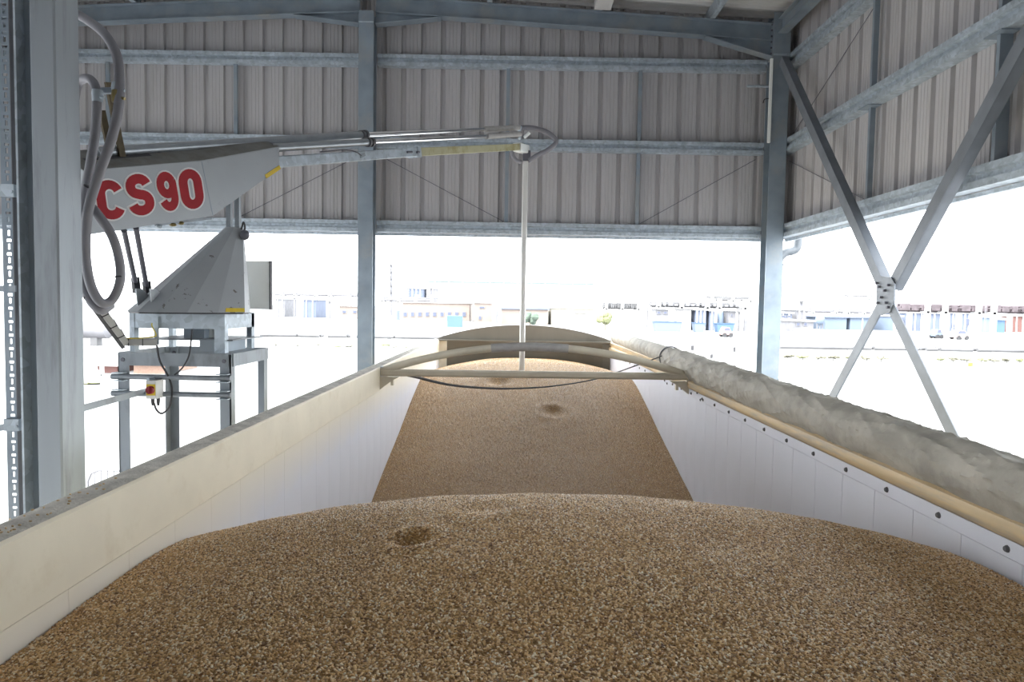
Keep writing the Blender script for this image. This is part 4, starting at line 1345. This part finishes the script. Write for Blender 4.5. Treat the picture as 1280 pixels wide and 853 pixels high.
wire(965, 353, 1092, 357, 210, 'thin overhead line between white poles behind the brace', .08)
wire(520, 341, 640, 344, 300, 'thin overhead line above the long cyan hall', .10)
wire(1120, 371, 1282, 380, 180, 'thin overhead line above the mauve pipe rack', .07)
t = thing('lattice_mast', P(1239, 420, 100), 'tall thin lattice mast rising over the plant behind the brace', 'mast')
m0 = P(1240, 238, 100)
for dx in (-.10, .10):
    MB().tube([(m0.x + dx, 100, 0), (m0.x + dx, 100, m0.z)], .03, 5).build('leg', F_LGREY, t)
for i in range(26):
    z = 1 + i * (m0.z - 2) / 26
    MB().bar((m0.x - .10, 100, z), (m0.x + .10, 100, z + .4), .03, .03).build('lacing', F_LGREY, t)
for z in (m0.z * .72, m0.z * .88):
    MB().box((m0.x - .55, 99.96, z), (m0.x + .2, 100.04, z + .08)).build('side_arm', F_GREY, t)
for x, y, n in ((1122, 364, 'before the pale blue hall'), (1182, 365.5, 'between the two blue-grey halls'), (1241, 367.5, 'in line with the lattice mast')):
    p = P(x, y, 112)
    t = thing('street_lamp', (p.x, 112, 0), 'white street lamp with a dark head, %s' % n, 'lamp post', 'street lamps along the plant road')
    MB().tube([(p.x - .15, 112, 0), (p.x - .15, 112, p.z)], [.10, .06], 6).build('pole', F_WHITE, t)
    MB().bar((p.x - .15, 112, p.z), (p.x + .7, 112, p.z + .15), .12, .16).build('lamp_head', F_DARK, t)

# --- middle: racks, towers, equipment
rack(815, 927, 378.5, 383, 135, (823, 852, 884, 899, 931), F_GREY, 'long grey pipe rack left of the corner column', 6, 4, .4, deckm=F_LGREY)
rack(886, 945, 371, 375, 160, (890, 916, 938), F_GREY, 'upper pipe rack close to the corner column', 3, 4, .3)
rack(755, 800, 379, 385, 150, (758, 778, 798), F_GREY, 'short dark cluttered pipe rack left of the dark stack', 5, 4, .3, deckm=F_GREY)
vessel('process_column', 847, 314, None, 230, 3.5, F_WHITE, 'tall white process column with six grey platforms', 6)
vessel('process_column', 831, 322, None, 235, 3, F_WHITE, 'white process column with four platforms beside the taller one', 4)
vessel('process_column', 941, 308, None, 220, 4, F_WHITE, 'white process column half hidden by the corner column', 6)
vessel('process_column', 489, 330, None, 230, 3.5, F_LGREY, 'grey process column right of the ridge post', 5)
vessel('process_column', 495, 316, None, 240, 2.2, F_WHITE, 'slim white process column topping the grey one', 3)
vessel('dark_stack', 810, 364, None, 140, 1.6, F_GREY, 'thin dark stack between the two racks', 1, 'stack', None)
hall('rack_cabin', 820, 836, 387, 129, 4, F_LGREY, 'grey cabin with lilac windows under the long grey rack', 0, 0, wins=((821, 389, 826, 393), (829, 389, 834, 393)))
hall('rack_cabin', 853, 864, 388, 129, 4, F_WHITE, 'white cabin with a dark eave under the long grey rack', 0, 0, rm=F_GREY)
hall('rack_cabin', 869, 883, 388, 129, 4, F_BLUEG, 'lavender cabin under the long grey rack', 0, 3)
hall('rack_cabin', 887, 893, 389, 129, 4, F_BLUEG, 'narrow violet cabin beside the cyan tank', 0, 1)
vessel('cyan_tank', 901, 389, None, 131, 8, F_BLUE, 'short cyan tank under the long grey rack', 0, 'tank', None)
hall('rack_cabin', 911, 920, 389, 129, 4, F_LGREY, 'light grey cabin right of the cyan tank', 0, 0, wins=((913, 392, 916, 396),))
vessel('dark_vessel', 924, 389, None, 128, 2.5, F_GREY, 'dark slim vessel at the end of the rack', 1, 'vessel', None)
vessel('grey_vessel', 932, 390, None, 130, 4.5, F_LGREY, 'grey upright vessel next to the corner column', 0, 'vessel', None)
for x0, x1, y_, w_ in ((818, 853, 402, 'pale'), (868, 882, 403.5, 'short'), (896, 918, 404, 'bold')):
    a, b = P(x0, y_, 120), P(x1, y_, 120)
    t = thing('blue_skip', ((a.x + b.x) / 2, 120, 0), '%s blue low container in front of the rack cabins' % w_, 'container')
    MB().extrude([(a.x + .3, 120, .02), (b.x - .3, 120, .02), (b.x, 120, a.z), (a.x, 120, a.z)], (0, 2, 0)).build('body', F_BLUE2 if w_ == 'bold' else F_BLUE, t)
    MB().box((a.x - .1, 119.9, a.z - .12), (b.x + .1, 122.1, a.z)).build('rim', F_BLUE2, t)
car(910, 418, 100, 13, mat('far_faded_red', (.40, .22, .20), .6), 'red car parked in front of the bold blue container')
car(1204, 418, 105, 17, mat('far_pale_red', (.42, .30, .28), .6), 'pale red car parked before the blue-grey halls')
car(1175, 417, 108, 8, F_BLUE, 'pale blue car parked before the blue-grey halls')
# long pale hall and brick buildings
hall('long_hall', 535, 742, 353, 255, 30, F_CYAN, 'very long whitish cyan hall behind the brick buildings', 0, 12)
hall('brick_building', 503, 587, 379, 172, 14, F_PINK, 'pale brick building with a row of lavender windows', 0, 0, wins=[(504 + i * 9.2, 390, 509 + i * 9.2, 396) for i in range(9)], doors=((496, 388, 500, 396),))
hall('brick_building', 593, 614, 379, 165, 12, F_PINK, 'narrow pale brick building with two small windows', 0, 0, wins=((599, 383, 606, 386), (598, 395, 602, 400)))
hall('brick_building', 627, 685, 387, 150, 14, F_PINK, 'low pale brick building with a lavender fascia behind the probe tube', 0, 0, rm=F_BLUEG)
hall('cream_building', 689, 742, 386, 152, 14, mat('far_cream', (.33, .31, .26), .8), 'low cream building right of the brick one', 0, 0, wins=((718, 391, 733, 392.5),))
vessel('grey_vessel', 620, 383, None, 148, 4.5, F_LGREY, 'grey vessel standing between the two brick buildings', 0, 'vessel', None)
t = rect(559, 395, 577, 405, 125, 3, True).build('blue_container', F_BLUE2)
tag(t, 'bright blue shipping container in front of the brick windows', 'container')
hall('plant_block', 508, 528, 361, 200, 10, F_BLUEG, 'lavender plant block above the brick building', 0, 4)
hall('plant_block', 535, 543, 361, 205, 10, F_LGREY, 'narrow grey plant block next to the lavender one', 0, 2)
rack(473, 545, 372, 376, 190, (478, 498, 520, 540), F_LGREY, 'pale pipe rack across the brick building roof line', 4, 4, .35)
bush('far_tree', 663, 391, 408, 118, 17, F_GREEN, 'round green tree before the low brick building')
bush('far_tree', 757, 388, 408, 122, 18, F_YGREEN, 'yellow-green tree left of the dark stack')
# --- left of the ridge post
hall('plant_block', 379, 395, 375, 180, 10, F_BLUEG, 'small blue-grey plant block left of the ridge post', 0, 2)
hall('plant_block', 344, 356, 374, 185, 10, F_LGREY, 'small grey plant block near the control enclosure', 0, 2)
hall('brick_building', 424, 452, 383, 175, 10, F_PINK, 'small pale brick building left of the ridge post', 0, 0, wins=((428, 388, 433, 392), (441, 388, 446, 392)))
rack(340, 456, 366, 369, 200, (352, 368, 394, 412, 436), F_LGREY, 'pale pipe rack left of the ridge post', 4, 4, .3)
vessel('process_column', 412, 376, None, 170, 3, F_LGREY, 'short grey process column left of the ridge post', 1)
vessel('process_column', 368, 372, None, 175, 2, F_LGREY, 'thin grey process column near the control enclosure', 1)
t = thing('storage_tank', P(125, 420, 60), 'grey horizontal storage tank seen behind the hose loop', 'tank')
a = P(60, 408, 60); b = P(140, 410, 60)
MB().tube([(a.x, 60, a.z - .2), (a.x + .3, 60, a.z - .2), (b.x - .3, 60, a.z - .2), (b.x, 60, a.z - .2)], [.5, .8, .8, .5], 16).build('shell', F_LGREY, t, True)
for f in (.25, .75):
    x = a.x + (b.x - a.x) * f
    MB().box((x - .3, 59.6, 0), (x + .3, 60.4, a.z - .9)).build('saddle', F_GREY, t)
hall('brick_hut', 122, 146, 457, 38, 4, F_BRICK, 'red brick hut seen between hose loop and stand leg', 0, 0, rm=F_WHITE)
hall('brick_hut', 167, 205, 455, 38, 4, mat('far_orange_brick', (.26, .17, .13), .8), 'orange brick hut seen through the sampler stand', 0, 0, rm=F_WHITE)
t = thing('striped_ladder', P(120, 470, 30), 'white leaning ladder frame in front of the red brick hut', 'ladder')
a, b = P(106, 450, 30), P(128, 470, 30)
for dz in (0, .55):
    MB().bar(a + Vector((0, 0, dz)), b + Vector((0, 0, dz)), .10, .10).build('rail', F_WHITE, t)
for f in (.15, .4, .65, .9):
    MB().bar(a.lerp(b, f), a.lerp(b, f) + Vector((0, 0, .55)), .05, .06).build('rung', F_WHITE, t)
MB().bar((b.x, 30, 0), b + Vector((0, 0, .5)), .1, .1).build('leg', F_WHITE, t)
# --- pipelines and scrub in the yard
pipeline(325, 419, 562, 422.5, 66, .17, F_GREY, 'low grey pipeline left of the trailer headboard', gaps=((371, 373), (399, 410), (433, 446), (492, 494)))
pipeline(972, 433, 1330, 440.5, 62, .17, F_GREY, 'low grey pipeline seen through the cross brace', gaps=((1089, 1093), (1148, 1158), (1172, 1176), (1216, 1222)))
pipeline(900, 447, 944, 448, 54, .06, F_LGREY, 'thin low pipe left of the corner column')
k = 0
for x, y0, w_ in [(345, 429, 16), (372, 430, 18), (398, 430, 14), (421, 434, 12), (436, 434, 10), (482, 430, 10), (492, 434, 12), (508, 434, 14)]:
    bush('scrub', x, y0, 438, 64, w_, F_YGREEN if k % 2 else F_OLIVE, 'dry scrub clump under the low pipeline left of the headboard', False, 'shrub', 'scrub left of the headboard', 6)
    k += 1
for x, w_ in [(985, 15), (1004, 14), (1023, 15), (1042, 14), (1060, 13), (1084, 13), (1102, 12), (1176, 12), (1192, 13), (1209, 14), (1227, 14), (1243, 12), (1259, 13), (1275, 10)]:
    bush('scrub', x, 443 + (x - 985) * .018, 450, 57, w_, F_OLIVE if k % 3 else F_YGREEN, 'dry scrub clump below the pipeline behind the cross brace', False, 'shrub', 'scrub behind the cross brace', 6)
    k += 1
bush('scrub', 118, 480, 500, 33, 26, F_YGREEN, 'yellow-green scrub in front of the red brick hut', False, 'shrub')
# --- boards and signals
board(357, 469, 40, 6, 7, F_ORANGE, 'pair of orange boards on a post left of the ridge post', n=2)
board(352.5, 469, 41, 2.5, 7, F_WIN, 'slim slate blue board beside the pair of orange boards')
board(389.5, 470, 41, 2.5, 7, F_WIN, 'slim slate blue board standing alone left of the ridge post')
board(1213, 456, 44, 5, 4.5, F_ORANGE, 'single orange board below the pipeline behind the brace')
board(865.5, 435, 48, 3.5, 6, F_DARK, 'grey signal box on a white post by the rolled tarpaulin')
board(882, 440, 47, 4, 6, F_LGREY, 'pale signal box on a white post between two dark ones')
board(889.5, 445.5, 46, 3, 5, F_DARK, 'small dark signal box on a white post above the rolled tarpaulin')
board(918, 437, 48, 2.5, 6, F_DARK, 'dark flag-like signal near the corner column')
# --- crowd barrier by the stand
a, b = P(110, 588, 12.2), P(175, 586, 12.2)
t = thing('crowd_barrier', ((a.x + b.x) / 2, 12.2, 0), 'thin tubular crowd barrier with rounded corner behind the stand legs', 'barrier')
zt_ = a.z
path = [(a.x, 12.2, 0), (a.x, 12.2, zt_ - .2), (a.x + .06, 12.2, zt_ - .06), (a.x + .2, 12.2, zt_), (b.x - .2, 12.2, zt_), (b.x - .06, 12.2, zt_ - .06), (b.x, 12.2, zt_ - .2), (b.x, 12.2, 0)]
MB().tube(path, .019, 8).build('frame', F_LGREY, t, True)
MB().tube([(a.x, 12.2, .25), (b.x, 12.2, .25)], .015, 8).build('lower_rail', F_LGREY, t)
n = 8
for i in range(1, n):
    x = a.x + (b.x - a.x) * i / n
    MB().tube([(x, 12.2, .25), (x, 12.2, zt_)], .008, 6).build('upright', F_LGREY, t)
MB().box((a.x + .08, 12.18, zt_ - .55), (a.x + .40, 12.2, zt_ - .25)).build('notice_board', F_BLUEG, t)
